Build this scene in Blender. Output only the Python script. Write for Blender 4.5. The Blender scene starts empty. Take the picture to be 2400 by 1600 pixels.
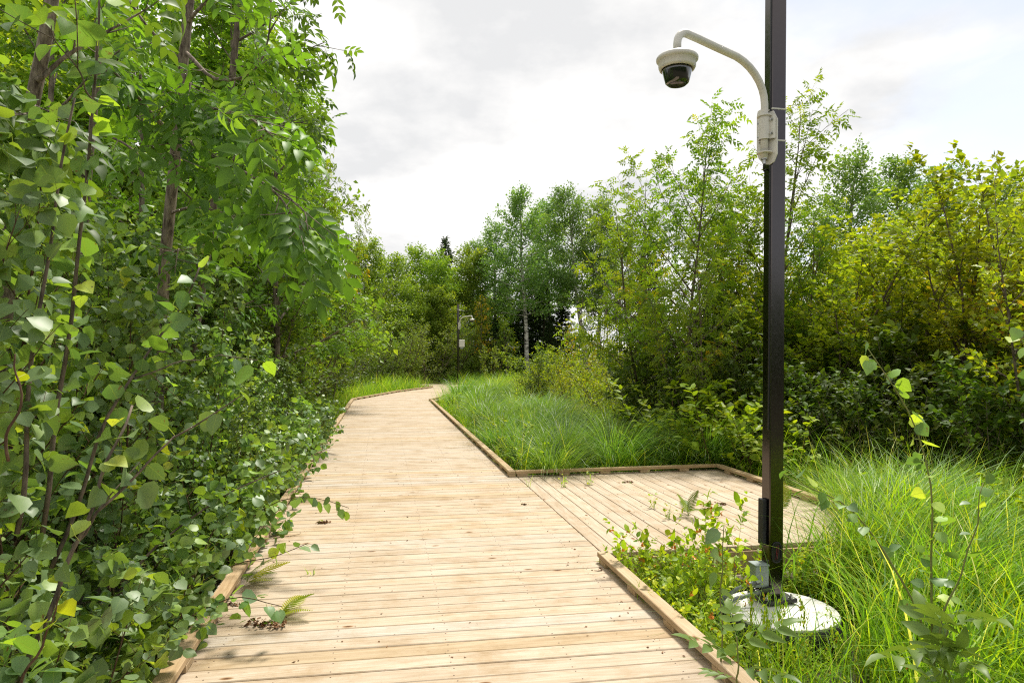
import bpy, math, random, zlib
import numpy as np
from mathutils import Vector, Matrix

# ------------------------------------------------------------------ camera, sky, sun
scene = bpy.context.scene
COL = scene.collection
EYE = 1.6
HORIZON_SHIFT = 32.0 / 2400.0
cam_data = bpy.data.cameras.new("camera")
cam = bpy.data.objects.new("camera", cam_data)
COL.objects.link(cam)
cam.location = (0, 0, EYE)
cam.rotation_euler = (math.radians(90), 0, 0)
cam_data.sensor_width = 36.0
cam_data.lens = 24.0
cam_data.shift_y = HORIZON_SHIFT
cam_data.clip_start = 0.05
cam_data.clip_end = 2000.0
scene.camera = cam

SUN_ELEV, SUN_AZ = math.radians(60), math.radians(24)     # azimuth from +Y towards +X
SKY_STRENGTH = 0.11
world = bpy.data.worlds.new("World")
scene.world = world
world.use_nodes = True


def build_sky():
    nt = world.node_tree
    nt.nodes.clear()
    N, L = nt.nodes.new, nt.links.new
    out = N("ShaderNodeOutputWorld")
    bg = N("ShaderNodeBackground")
    bg.inputs["Strength"].default_value = SKY_STRENGTH
    sky = N("ShaderNodeTexSky")
    sky.sky_type = 'NISHITA'
    sky.sun_disc = False
    sky.sun_elevation = SUN_ELEV
    sky.sun_rotation = SUN_AZ
    sky.air_density = 1.0
    sky.dust_density = 0.6
    tc = N("ShaderNodeTexCoord")
    sep = N("ShaderNodeSeparateXYZ")
    L(tc.outputs["Generated"], sep.inputs[0])
    # project the view direction on a flat cloud layer
    zc = N("ShaderNodeMath"); zc.operation = 'MAXIMUM'; zc.inputs[1].default_value = 0.0
    L(sep.outputs[2], zc.inputs[0])
    za = N("ShaderNodeMath"); za.operation = 'ADD'; za.inputs[1].default_value = 0.22
    L(zc.outputs[0], za.inputs[0])
    dx = N("ShaderNodeMath"); dx.operation = 'DIVIDE'
    dy = N("ShaderNodeMath"); dy.operation = 'DIVIDE'
    L(sep.outputs[0], dx.inputs[0]); L(za.outputs[0], dx.inputs[1])
    L(sep.outputs[1], dy.inputs[0]); L(za.outputs[0], dy.inputs[1])
    cmb = N("ShaderNodeCombineXYZ")
    L(dx.outputs[0], cmb.inputs[0]); L(dy.outputs[0], cmb.inputs[1])
    mp = N("ShaderNodeMapping")
    mp.inputs["Location"].default_value = (3.15, 1.7, 0.4)
    mp.inputs["Rotation"].default_value = (0, 0, 0.5)
    mp.inputs["Scale"].default_value = (0.75, 0.95, 1.0)
    L(cmb.outputs[0], mp.inputs[0])
    n1 = N("ShaderNodeTexNoise")
    n1.inputs["Scale"].default_value = 1.5
    n1.inputs["Detail"].default_value = 8.0
    n1.inputs["Roughness"].default_value = 0.56
    n1.inputs["Distortion"].default_value = 0.25
    L(mp.outputs[0], n1.inputs["Vector"])
    cov = N("ShaderNodeValToRGB")          # how much cloud hides the blue
    cov.color_ramp.elements[0].position = 0.27
    cov.color_ramp.elements[0].color = (0.15, 0.15, 0.15, 1)
    cov.color_ramp.elements[1].position = 0.40
    cov.color_ramp.elements[1].color = (1, 1, 1, 1)
    thin = N("ShaderNodeMath"); thin.operation = 'MULTIPLY_ADD'
    thin.inputs[1].default_value = -0.34
    L(sep.outputs[0], thin.inputs[0]); L(n1.outputs[0], thin.inputs[2])
    L(thin.outputs[0], cov.inputs[0])
    n2 = N("ShaderNodeTexNoise")
    n2.inputs["Scale"].default_value = 2.0
    n2.inputs["Detail"].default_value = 7.0
    n2.inputs["Roughness"].default_value = 0.55
    mp2 = N("ShaderNodeMapping")
    mp2.inputs["Location"].default_value = (7.3, -2.2, 1.1)
    L(cmb.outputs[0], mp2.inputs[0]); L(mp2.outputs[0], n2.inputs["Vector"])
    cl = N("ShaderNodeValToRGB")           # cloud brightness: pale grey bases to white tops
    e = cl.color_ramp.elements
    e[0].position = 0.38; e[0].color = (3.85, 3.87, 3.9, 1)
    e[1].position = 0.57; e[1].color = (5.2, 5.12, 5.0, 1)
    L(n2.outputs[0], cl.inputs[0])
    mix = N("ShaderNodeMixRGB")
    sat = N("ShaderNodeHueSaturation"); sat.inputs["Saturation"].default_value = 0.4; sat.inputs["Value"].default_value = 0.75
    L(sky.outputs[0], sat.inputs["Color"])
    L(cov.outputs[0], mix.inputs[0]); L(sat.outputs[0], mix.inputs[1]); L(cl.outputs[0], mix.inputs[2])
    L(mix.outputs[0], bg.inputs[0])
    L(bg.outputs[0], out.inputs[0])


build_sky()
sun_data = bpy.data.lights.new("sun", 'SUN')
sun_data.energy = 3.2
sun_data.angle = math.radians(12)
sun_data.color = (1.0, 0.95, 0.86)
sun = bpy.data.objects.new("sun", sun_data)
COL.objects.link(sun)
sdir = Vector((math.sin(SUN_AZ) * math.cos(SUN_ELEV), math.cos(SUN_AZ) * math.cos(SUN_ELEV), math.sin(SUN_ELEV)))
sun.rotation_euler = sdir.to_track_quat('Z', 'Y').to_euler()
sun.location = sdir * 60

vs = scene.view_settings
vs.view_transform = 'Standard'
vs.look = 'None'
vs.exposure = 1.0
vs.gamma = 1.0
scene.cycles.use_denoising = False
scene.cycles.filter_width = 1.15
scene.cycles.max_bounces = 7
scene.cycles.diffuse_bounces = 4
scene.cycles.glossy_bounces = 3
scene.cycles.transmission_bounces = 4

# ------------------------------------------------------------------ helpers
TH = math.radians(10.8)
CD, SD = math.cos(TH), math.sin(TH)
GROUND = -0.38


def W(s, n, z=0.0):
    """s metres along the boardwalk, n metres to its right -> world point"""
    return Vector((n * CD - s * SD, n * SD + s * CD, z))


def SN(x, y):
    return (-x * SD + y * CD, x * CD + y * SD)


def at(px, Z):
    """world x of a photograph column at a distance"""
    return (px - 1200.0) / 1600.0 * Z


def hz(py, Z):
    """world height of a photograph row at a distance"""
    return EYE + (832.0 - py) * Z / 1600.0


class MB:
    """collects vertices and faces; build() links them as one mesh object"""

    def __init__(self):
        self.v, self.f, self.uv, self.r, self.m, self.n = [], [], [], [], [], 0

    def add(self, verts, faces, uv=None, rnd=0.5, mat=0):
        verts = np.asarray(verts, dtype=np.float64).reshape(-1, 3)
        if uv is None:
            uv = np.zeros((len(verts), 2))
        self.v.append(verts)
        self.uv.append(np.asarray(uv, dtype=np.float64).reshape(-1, 2))
        for fa in (faces if isinstance(faces, list) else [faces]):
            fa = np.asarray(fa, dtype=np.int64)
            if len(fa) == 0:
                continue
            self.f.append(fa + self.n)
            rr = np.broadcast_to(np.asarray(rnd, dtype=np.float64), (len(fa),)) if np.ndim(rnd) == 0 else np.resize(rnd, len(fa))
            self.r.append(rr)
            self.m.append(np.full(len(fa), mat, dtype=np.int32))
        self.n += len(verts)

    def mesh(self, name, mats, smooth=False):
        me = bpy.data.meshes.new(name)
        v = np.concatenate(self.v)
        uv = np.concatenate(self.uv)
        tot = np.concatenate([np.full(len(f), f.shape[1], dtype=np.int32) for f in self.f])
        loops = np.concatenate([f.ravel() for f in self.f]).astype(np.int32)
        start = np.concatenate([[0], np.cumsum(tot)[:-1]]).astype(np.int32)
        me.vertices.add(len(v)); me.vertices.foreach_set("co", v.astype(np.float32).ravel())
        me.loops.add(len(loops)); me.loops.foreach_set("vertex_index", loops)
        me.polygons.add(len(tot))
        me.polygons.foreach_set("loop_start", start)
        me.polygons.foreach_set("loop_total", tot)
        me.polygons.foreach_set("material_index", np.concatenate(self.m))
        me.polygons.foreach_set("use_smooth", np.full(len(tot), bool(smooth)))
        ul = me.uv_layers.new(name="UVMap")
        ul.data.foreach_set("uv", uv[loops].astype(np.float32).ravel())
        at_ = me.attributes.new("rnd", 'FLOAT', 'FACE')
        at_.data.foreach_set("value", np.concatenate(self.r).astype(np.float32))
        for m in (mats if isinstance(mats, (list, tuple)) else [mats]):
            me.materials.append(m)
        me.update(calc_edges=True)
        me.validate()
        return me

    def build(self, name, mats, parent=None, smooth=False):
        o = bpy.data.objects.new(name, self.mesh(name, mats, smooth))
        COL.objects.link(o)
        o.parent = parent
        return o

    # ---- solid shapes
    def box(self, c, size, R=None, rnd=0.5, mat=0, bev=0.0, uvlen=None):
        sx, sy, sz = [k / 2 for k in size]
        if bev <= 0:
            v = np.array([[x, y, z] for x in (-sx, sx) for y in (-sy, sy) for z in (-sz, sz)])
            f = np.array([[0, 1, 3, 2], [4, 6, 7, 5], [0, 4, 5, 1], [2, 3, 7, 6], [0, 2, 6, 4], [1, 5, 7, 3]])
            fl = [f]
        else:
            b = bev
            v, idx = [], {}
            for x in (-1, 1):
                for y in (-1, 1):
                    for z in (-1, 1):
                        for k in range(3):
                            p = [x * (sx - b), y * (sy - b), z * (sz - b)]
                            p[k] += (x, y, z)[k] * b
                            idx[(x, y, z, k)] = len(v)
                            v.append(p)
            v = np.array(v)
            q = []
            for k in range(3):
                a, c2 = [i for i in range(3) if i != k]
                for sg in (-1, 1):
                    ring = []
                    for (u, w) in ((-1, -1), (1, -1), (1, 1), (-1, 1)):
                        t = [0, 0, 0]; t[k] = sg; t[a] = u; t[c2] = w
                        ring.append(idx[(*t, k)])
                    q.append(ring if (sg > 0) == (k != 1) else ring[::-1])
            for k in range(3):                      # edges along axis k
                a, c2 = [i for i in range(3) if i != k]
                for u in (-1, 1):
                    for w in (-1, 1):
                        t0 = [0, 0, 0]; t0[k] = -1; t0[a] = u; t0[c2] = w
                        t1 = list(t0); t1[k] = 1
                        q.append([idx[(*t0, a)], idx[(*t1, a)], idx[(*t1, c2)], idx[(*t0, c2)]])
            t3 = []
            for x in (-1, 1):
                for y in (-1, 1):
                    for z in (-1, 1):
                        t3.append([idx[(x, y, z, 0)], idx[(x, y, z, 1)], idx[(x, y, z, 2)]])
            fl = [np.array(q), np.array(t3)]
        uv = np.stack([v[:, 0], v[:, 1] + v[:, 2] * 0.7], 1)
        if R is not None:
            v = v @ np.asarray(R).T
        self.add(v + np.asarray(c), fl, uv, rnd, mat)

    def tube(self, pts, radii, sides=6, rnd=0.5, mat=0, cap=True):
        P = np.asarray(pts, dtype=np.float64)
        n = len(P)
        r = np.broadcast_to(np.asarray(radii, dtype=np.float64), (n,))
        T = np.gradient(P, axis=0)
        T /= np.linalg.norm(T, axis=1, keepdims=True) + 1e-12
        ref = np.array([0.0, 0, 1]) if abs(T[0, 2]) < 0.9 else np.array([1.0, 0, 0])
        U = np.zeros_like(P)
        u = np.cross(T[0], ref); u /= np.linalg.norm(u)
        for i in range(n):
            u = u - T[i] * np.dot(u, T[i]); u /= np.linalg.norm(u) + 1e-12
            U[i] = u
        V = np.cross(T, U)
        a = np.arange(sides) * 2 * math.pi / sides
        ring = P[:, None, :] + r[:, None, None] * (np.cos(a)[None, :, None] * U[:, None, :] + np.sin(a)[None, :, None] * V[:, None, :])
        v = ring.reshape(-1, 3)
        i, j = np.meshgrid(np.arange(n - 1), np.arange(sides), indexing='ij')
        j2 = (j + 1) % sides
        f = np.stack([i * sides + j, i * sides + j2, (i + 1) * sides + j2, (i + 1) * sides + j], -1).reshape(-1, 4)
        s = np.concatenate([[0], np.cumsum(np.linalg.norm(np.diff(P, axis=0), axis=1))])
        uv = np.stack([np.repeat(s, sides), np.tile(a / (2 * math.pi), n)], 1)
        fl = [f]
        if cap and sides > 3:
            fl.append(np.array([list(range(sides))[::-1]]))
            fl.append(np.array([[(n - 1) * sides + k for k in range(sides)]]))
        self.add(v, fl, uv, rnd, mat)

    def lathe(self, prof, c=(0, 0, 0), R=None, seg=32, mat=0):
        prof = np.asarray(prof, dtype=np.float64)
        a = np.arange(seg) * 2 * math.pi / seg
        v = np.stack([prof[:, 0][:, None] * np.cos(a), prof[:, 0][:, None] * np.sin(a), np.repeat(prof[:, 1][:, None], seg, 1)], -1).reshape(-1, 3)
        i, j = np.meshgrid(np.arange(len(prof) - 1), np.arange(seg), indexing='ij')
        j2 = (j + 1) % seg
        f = np.stack([i * seg + j, i * seg + j2, (i + 1) * seg + j2, (i + 1) * seg + j], -1).reshape(-1, 4)
        fl = [f]
        if prof[0, 0] > 1e-4:
            fl.append(np.array([list(range(seg))[::-1]]))
        if prof[-1, 0] > 1e-4:
            fl.append(np.array([[(len(prof) - 1) * seg + k for k in range(seg)]]))
        uv = v[:, :2].copy()
        if R is not None:
            v = v @ np.asarray(R).T
        self.add(v + np.asarray(c), fl, uv, 0.5, mat)

    def prism(self, outline, t, c=(0, 0, 0), R=None, mat=0):
        """outline in xz, thickness along y"""
        o = np.asarray(outline, dtype=np.float64)
        k = len(o)
        v = np.concatenate([np.stack([o[:, 0], np.full(k, -t / 2), o[:, 1]], 1), np.stack([o[:, 0], np.full(k, t / 2), o[:, 1]], 1)])
        side = np.array([[i, (i + 1) % k, k + (i + 1) % k, k + i] for i in range(k)])
        if R is not None:
            v = v @ np.asarray(R).T
        self.add(v + np.asarray(c), [np.array([list(range(k))[::-1]]), np.array([list(range(k, 2 * k))]), side], None, 0.5, mat)


def rotz(a):
    c, s = math.cos(a), math.sin(a)
    return np.array([[c, -s, 0], [s, c, 0], [0, 0, 1.0]])


def empty(name, loc=(0, 0, 0), rz=0.0, label=None, cat=None, group=None, kind=None, tilt=(0, 0)):
    o = bpy.data.objects.new(name, None)
    o.empty_display_size = 0.2
    COL.objects.link(o)
    o.location = loc
    o.rotation_euler = (tilt[0], tilt[1], rz)
    tag(o, label, cat, group, kind)
    return o


def tag(o, label=None, cat=None, group=None, kind=None):
    if label: o["label"] = label
    if cat: o["category"] = cat
    if group: o["group"] = group
    if kind: o["kind"] = kind
    return o


def kids(o):
    return list(o.children)


def copy_tree(o, parent=None):
    c = o.copy()
    COL.objects.link(c)
    c.parent = parent
    for ch in kids(o):
        copy_tree(ch, c)
    return c


# ------------------------------------------------------------------ materials
def new_mat(name):
    m = bpy.data.materials.new(name)
    m.use_nodes = True
    nt = m.node_tree
    nt.nodes.clear()
    out = nt.nodes.new("ShaderNodeOutputMaterial")
    return m, nt, nt.nodes.new, nt.links.new, out


def ramp(N, stops, interp='LINEAR'):
    r = N("ShaderNodeValToRGB")
    cr = r.color_ramp
    cr.interpolation = interp
    while len(cr.elements) < len(stops):
        cr.elements.new(0.5)
    for e, (p, c) in zip(cr.elements, stops):
        e.position = p
        e.color = (*c, 1)
    return r


def mathn(N, L, op, a, b=None):
    m = N("ShaderNodeMath")
    m.operation = op
    for i, x in enumerate((a, b)):
        if x is None: continue
        if isinstance(x, (int, float)): m.inputs[i].default_value = x
        else: L(x, m.inputs[i])
    return m.outputs[0]


LEAF_GAIN = (1.6, 1.45, 0.92)


def leaf_mat(name, stops, gain=1.0, trans=0.42, rough=0.42, spec=0.5, vein=0.0, back=1.0, tint=(1.5, 1.45, 0.55), hue=0.012, val=0.25):
    """a leaf: colour by a random number per leaf, a little per plant; part of the light goes through"""
    m, nt, N, L, out = new_mat(name)
    a = N("ShaderNodeAttribute"); a.attribute_name = "rnd"
    r = ramp(N, [(p, tuple(min(0.7, c * g * gain) for c, g in zip(cc, LEAF_GAIN))) for p, cc in stops])
    L(a.outputs["Fac"], r.inputs[0])
    col = r.outputs[0]
    oi = N("ShaderNodeObjectInfo")
    hs = N("ShaderNodeHueSaturation")
    h = mathn(N, L, 'MULTIPLY_ADD', oi.outputs["Random"], hue * 2)
    nt.nodes[-1].inputs[2].default_value = 0.5 - hue
    L(h, hs.inputs["Hue"])
    v = mathn(N, L, 'MULTIPLY_ADD', oi.outputs["Random"], val)
    nt.nodes[-1].inputs[2].default_value = 1.0 - val / 2
    L(v, hs.inputs["Value"])
    L(col, hs.inputs["Color"])
    col = hs.outputs[0]
    if vein > 0:
        uv = N("ShaderNodeUVMap"); uv.uv_map = "UVMap"
        sx = N("ShaderNodeSeparateXYZ"); L(uv.outputs[0], sx.inputs[0])
        ab = mathn(N, L, 'ABSOLUTE', sx.outputs[1])
        mid = mathn(N, L, 'LESS_THAN', ab, 0.016)
        # side veins run forward from the midrib
        w = mathn(N, L, 'SUBTRACT', sx.outputs[0], mathn(N, L, 'MULTIPLY', ab, 0.75))
        fr = mathn(N, L, 'FRACT', mathn(N, L, 'MULTIPLY', w, 6.0))
        sv = mathn(N, L, 'LESS_THAN', mathn(N, L, 'ABSOLUTE', mathn(N, L, 'SUBTRACT', fr, 0.5)), 0.05)
        vm = mathn(N, L, 'MULTIPLY', mathn(N, L, 'MAXIMUM', mid, mathn(N, L, 'MULTIPLY', sv, 0.5)), vein)
        mx = N("ShaderNodeMixRGB"); mx.inputs[2].default_value = (0.22, 0.30, 0.06, 1)
        L(vm, mx.inputs[0]); L(col, mx.inputs[1])
        col = mx.outputs[0]
    if vein > 0:
        tcn = N("ShaderNodeTexCoord")
        bn = N("ShaderNodeTexNoise"); bn.inputs["Scale"].default_value = 38.0; bn.inputs["Detail"].default_value = 3
        L(tcn.outputs["Object"], bn.inputs["Vector"])
        br = ramp(N, [(0.68, (0, 0, 0)), (0.72, (1, 1, 1))])
        L(bn.outputs[0], br.inputs[0])
        mbn = N("ShaderNodeMixRGB"); mbn.inputs[2].default_value = (0.13, 0.075, 0.03, 1)
        L(mathn(N, L, 'MULTIPLY', br.outputs[0], 0.85), mbn.inputs[0]); L(col, mbn.inputs[1])
        col = mbn.outputs[0]
    if back != 1.0:
        geo = N("ShaderNodeNewGeometry")
        mb = N("ShaderNodeMixRGB"); mb.blend_type = 'MIX'
        pale = N("ShaderNodeMixRGB"); pale.inputs[0].default_value = 0.35
        L(col, pale.inputs[1]); pale.inputs[2].default_value = (0.17, 0.24, 0.13, 1)
        L(geo.outputs["Backfacing"], mb.inputs[0]); L(col, mb.inputs[1]); L(pale.outputs[0], mb.inputs[2])
        base = mb.outputs[0]
    else:
        base = col
    p = N("ShaderNodeBsdfPrincipled")
    p.inputs["Roughness"].default_value = rough
    p.inputs["Specular IOR Level"].default_value = spec
    L(base, p.inputs["Base Color"])
    t = N("ShaderNodeBsdfTranslucent")
    tm = N("ShaderNodeMixRGB"); tm.blend_type = 'MULTIPLY'; tm.inputs[0].default_value = 1.0
    tm.inputs[2].default_value = (*tint, 1)
    L(col, tm.inputs[1]); L(tm.outputs[0], t.inputs[0])
    ms = N("ShaderNodeMixShader"); ms.inputs[0].default_value = trans
    L(p.outputs[0], ms.inputs[1]); L(t.outputs[0], ms.inputs[2])
    L(ms.outputs[0], out.inputs[0])
    return m


def bark_mat(name, c0, c1, scale=30.0, stretch=(1, 1, 0.25), rough=0.9, bump=0.6):
    m, nt, N, L, out = new_mat(name)
    tc = N("ShaderNodeTexCoord")
    mp = N("ShaderNodeMapping"); mp.inputs["Scale"].default_value = stretch
    L(tc.outputs["Object"], mp.inputs[0])
    n = N("ShaderNodeTexNoise"); n.inputs["Scale"].default_value = scale; n.inputs["Detail"].default_value = 6
    n.inputs["Roughness"].default_value = 0.7
    L(mp.outputs[0], n.inputs["Vector"])
    r = ramp(N, [(0.36, c0), (0.62, c1)])
    L(n.outputs[0], r.inputs[0])
    p = N("ShaderNodeBsdfPrincipled"); p.inputs["Roughness"].default_value = rough
    p.inputs["Specular IOR Level"].default_value = 0.2
    L(r.outputs[0], p.inputs["Base Color"])
    b = N("ShaderNodeBump"); b.inputs["Strength"].default_value = bump; b.inputs["Distance"].default_value = 0.01
    L(n.outputs[0], b.inputs["Height"]); L(b.outputs[0], p.inputs["Normal"])
    L(p.outputs[0], out.inputs[0])
    return m


def white_bark_mat():
    m, nt, N, L, out = new_mat("white_bark")
    tc = N("ShaderNodeTexCoord")
    mp = N("ShaderNodeMapping"); mp.inputs["Scale"].default_value = (1.2, 1.2, 3.0)
    L(tc.outputs["Object"], mp.inputs[0])
    n = N("ShaderNodeTexNoise"); n.inputs["Scale"].default_value = 2.2; n.inputs["Detail"].default_value = 7
    n.inputs["Roughness"].default_value = 0.75
    L(mp.outputs[0], n.inputs["Vector"])
    r = ramp(N, [(0.44, (0.03, 0.027, 0.025)), (0.49, (0.42, 0.39, 0.33)), (0.60, (0.62, 0.59, 0.53))])
    L(n.outputs[0], r.inputs[0])
    p = N("ShaderNodeBsdfPrincipled"); p.inputs["Roughness"].default_value = 0.85
    L(r.outputs[0], p.inputs["Base Color"]); L(p.outputs[0], out.inputs[0])
    return m


def plain_mat(name, col, rough=0.5, metal=0.0, spec=0.5, var=0.0, scale=20.0, bump=0.0, coat=0.0):
    m, nt, N, L, out = new_mat(name)
    p = N("ShaderNodeBsdfPrincipled")
    p.inputs["Roughness"].default_value = rough
    p.inputs["Metallic"].default_value = metal
    p.inputs["Specular IOR Level"].default_value = spec
    p.inputs["Coat Weight"].default_value = coat
    p.inputs["Coat Roughness"].default_value = 0.03
    tc = N("ShaderNodeTexCoord")
    n = N("ShaderNodeTexNoise"); n.inputs["Scale"].default_value = scale; n.inputs["Detail"].default_value = 6
    L(tc.outputs["Object"], n.inputs["Vector"])
    lo = tuple(c * (1 - var) for c in col); hi = tuple(min(1, c * (1 + var * 0.6)) for c in col)
    r = ramp(N, [(0.35, lo), (0.65, hi)])
    L(n.outputs[0], r.inputs[0]); L(r.outputs[0], p.inputs["Base Color"])
    rr = mathn(N, L, 'MULTIPLY_ADD', n.outputs[0], 0.16); nt.nodes[-1].inputs[2].default_value = max(0.0, rough - 0.08)
    L(rr, p.inputs["Roughness"])
    if bump > 0:
        b = N("ShaderNodeBump"); b.inputs["Strength"].default_value = bump; b.inputs["Distance"].default_value = 0.004
        L(n.outputs[0], b.inputs["Height"]); L(b.outputs[0], p.inputs["Normal"])
    L(p.outputs[0], out.inputs[0])
    return m


def wood_mat(name, pale, warm, grey, knots=True, stain=0.5):
    """sawn pine: colour per board, long grain, growth rings, knots, water stains"""
    m, nt, N, L, out = new_mat(name)
    a = N("ShaderNodeAttribute"); a.attribute_name = "rnd"
    uv = N("ShaderNodeUVMap"); uv.uv_map = "UVMap"
    off = N("ShaderNodeVectorMath"); off.operation = 'ADD'
    cm = N("ShaderNodeCombineXYZ")
    L(mathn(N, L, 'MULTIPLY', a.outputs["Fac"], 37.0), cm.inputs[0])
    L(mathn(N, L, 'MULTIPLY', a.outputs["Fac"], 91.0), cm.inputs[2])
    L(uv.outputs[0], off.inputs[0]); L(cm.outputs[0], off.inputs[1])

    def noise(scale, st, detail=5, rough=0.6, dist=0.0):
        mp = N("ShaderNodeMapping"); mp.inputs["Scale"].default_value = st
        L(off.outputs[0], mp.inputs[0])
        n = N("ShaderNodeTexNoise"); n.inputs["Scale"].default_value = scale
        n.inputs["Detail"].default_value = detail; n.inputs["Roughness"].default_value = rough
        n.inputs["Distortion"].default_value = dist
        L(mp.outputs[0], n.inputs["Vector"])
        return n.outputs[0]

    dark = tuple(c * 0.78 for c in warm)
    tone = ramp(N, [(0.0, grey), (0.25, pale), (0.5, tuple(c * 0.9 for c in pale)), (0.72, pale), (0.9, warm), (1.0, dark)])
    L(a.outputs["Fac"], tone.inputs[0])
    g = noise(1.0, (2.2, 55.0, 1.0), 4, 0.65, 0.5)
    gr = ramp(N, [(0.3, (0.80, 0.755, 0.69)), (0.62, (1.08, 1.08, 1.08))])
    L(g, gr.inputs[0])
    m1 = N("ShaderNodeMixRGB"); m1.blend_type = 'MULTIPLY'; m1.inputs[0].default_value = 0.75
    L(tone.outputs[0], m1.inputs[1]); L(gr.outputs[0], m1.inputs[2])
    # growth rings: distorted bands, wide cathedral shapes
    g2 = noise(1.0, (0.55, 5.5, 1.0), 2, 0.5, 0.3)
    rings = mathn(N, L, 'SINE', mathn(N, L, 'MULTIPLY', g2, 70.0))
    rr = ramp(N, [(0.0, (0.87, 0.82, 0.735)), (0.7, (1.03, 1.03, 1.03))])
    L(mathn(N, L, 'MULTIPLY_ADD', rings, 0.5), rr.inputs[0]); nt.nodes[-1].inputs[2].default_value = 0.5
    m2 = N("ShaderNodeMixRGB"); m2.blend_type = 'MULTIPLY'; m2.inputs[0].default_value = 0.55
    L(m1.outputs[0], m2.inputs[1]); L(rr.outputs[0], m2.inputs[2])
    # weather: blotches of yellow and grey across boards
    geo = N("ShaderNodeNewGeometry")
    nw = N("ShaderNodeTexNoise"); nw.inputs["Scale"].default_value = 2.4; nw.inputs["Detail"].default_value = 10
    nw.inputs["Roughness"].default_value = 0.72
    L(geo.outputs["Position"], nw.inputs["Vector"])
    wr = ramp(N, [(0.33, (0.77, 0.68, 0.54)), (0.5, (0.97, 0.95, 0.92)), (0.7, (1.06, 1.06, 1.08))])
    L(nw.outputs[0], wr.inputs[0])
    m3 = N("ShaderNodeMixRGB"); m3.blend_type = 'MULTIPLY'; m3.inputs[0].default_value = stain
    L(m2.outputs[0], m3.inputs[1]); L(wr.outputs[0], m3.inputs[2])
    # finer scuffs and dirt
    ns = noise(1.0, (9.0, 26.0, 1.0), 6, 0.75, 0.0)
    sr = ramp(N, [(0.28, (0.62, 0.52, 0.40)), (0.4, (1, 1, 1))])
    L(ns, sr.inputs[0])
    m4 = N("ShaderNodeMixRGB"); m4.blend_type = 'MULTIPLY'; m4.inputs[0].default_value = 0.7
    L(m3.outputs[0], m4.inputs[1]); L(sr.outputs[0], m4.inputs[2])
    col = m4.outputs[0]
    if knots:
        mp = N("ShaderNodeMapping"); mp.inputs["Scale"].default_value = (3.2, 7.2, 1.0)
        L(off.outputs[0], mp.inputs[0])
        vo = N("ShaderNodeTexVoronoi"); vo.voronoi_dimensions = '2D'; vo.inputs["Scale"].default_value = 1.0
        L(mp.outputs[0], vo.inputs["Vector"])
        sel = mathn(N, L, 'LESS_THAN', N("ShaderNodeSeparateColor").outputs[0], 0.07)
        sepc = nt.nodes[-2]
        L(vo.outputs["Color"], sepc.inputs[0])
        kr = ramp(N, [(0.0, (0.10, 0.05, 0.022)), (0.035, (0.26, 0.14, 0.07)), (0.075, (0.55, 0.38, 0.22)), (0.13, (1, 1, 1))])
        L(vo.outputs["Distance"], kr.inputs[0])
        mk = N("ShaderNodeMixRGB"); mk.blend_type = 'MULTIPLY'
        L(sel, mk.inputs[0]); L(col, mk.inputs[1]); L(kr.outputs[0], mk.inputs[2])
        col = mk.outputs[0]
    p = N("ShaderNodeBsdfPrincipled"); p.inputs["Roughness"].default_value = 0.75
    p.inputs["Specular IOR Level"].default_value = 0.25
    L(col, p.inputs["Base Color"])
    b = N("ShaderNodeBump"); b.inputs["Strength"].default_value = 0.35; b.inputs["Distance"].default_value = 0.002
    L(g, b.inputs["Height"]); L(b.outputs[0], p.inputs["Normal"])
    L(p.outputs[0], out.inputs[0])
    return m


M = {}
M['deck'] = wood_mat("weathered_pine", (0.475, 0.395, 0.30), (0.46, 0.36, 0.235), (0.455, 0.405, 0.34), True, 0.9)
M['rail'] = wood_mat("rail_pine", (0.46, 0.345, 0.215), (0.44, 0.315, 0.18), (0.45, 0.36, 0.25), True, 0.7)
M['underwood'] = plain_mat("joist_wood", (0.25, 0.16, 0.08), 0.9, var=0.3, scale=8)
M['screw'] = plain_mat("screw_head", (0.12, 0.07, 0.04), 0.6, var=0.2)
M['black'] = plain_mat("dark_bronze_metal", (0.095, 0.084, 0.083), 0.16, metal=1.0, var=0.04, scale=35)
M['blackpaint'] = plain_mat("black_paint", (0.012, 0.012, 0.013), 0.45, spec=0.4, var=0.3, scale=30)
M['cable'] = plain_mat("black_rubber", (0.006, 0.006, 0.007), 0.5, var=0.1)
M['cream'] = plain_mat("cream_painted_metal", (0.62, 0.60, 0.535), 0.4, var=0.06, scale=12)
M['smoke'] = plain_mat("smoked_dome", (0.004, 0.004, 0.006), 0.04, spec=0.8, coat=1.0)
M['lens'] = plain_mat("lens_glass", (0.03, 0.022, 0.035), 0.1, spec=0.8)
M['steel'] = plain_mat("galvanised_steel", (0.45, 0.45, 0.44), 0.35, metal=1.0, var=0.2)
M['greybox'] = plain_mat("grey_painted_steel", (0.25, 0.29, 0.29), 0.45, var=0.08)
M['conduit'] = plain_mat("grey_conduit", (0.16, 0.17, 0.19), 0.5, var=0.12)
M['tape'] = plain_mat("tape_black", (0.02, 0.02, 0.022), 0.7, var=0.3, scale=60, bump=0.6)
M['concrete'] = plain_mat("pale_concrete", (0.72, 0.70, 0.66), 0.85, var=0.07, scale=14, bump=0.4)
M['sleeve'] = plain_mat("black_form_tube", (0.015, 0.015, 0.015), 0.7, var=0.2)
M['redwire'] = plain_mat("red_wire", (0.16, 0.01, 0.015), 0.4)
M['bark'] = bark_mat("brown_bark", (0.06, 0.044, 0.032), (0.29, 0.235, 0.18), 24)
M['darkbark'] = bark_mat("dark_bark", (0.05, 0.04, 0.03), (0.19, 0.15, 0.11), 26)
M['twig'] = bark_mat("brown_twig", (0.06, 0.034, 0.02), (0.15, 0.095, 0.055), 60)
M['greentwig'] = bark_mat("green_twig", (0.16, 0.19, 0.05), (0.22, 0.22, 0.08), 60)
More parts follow.
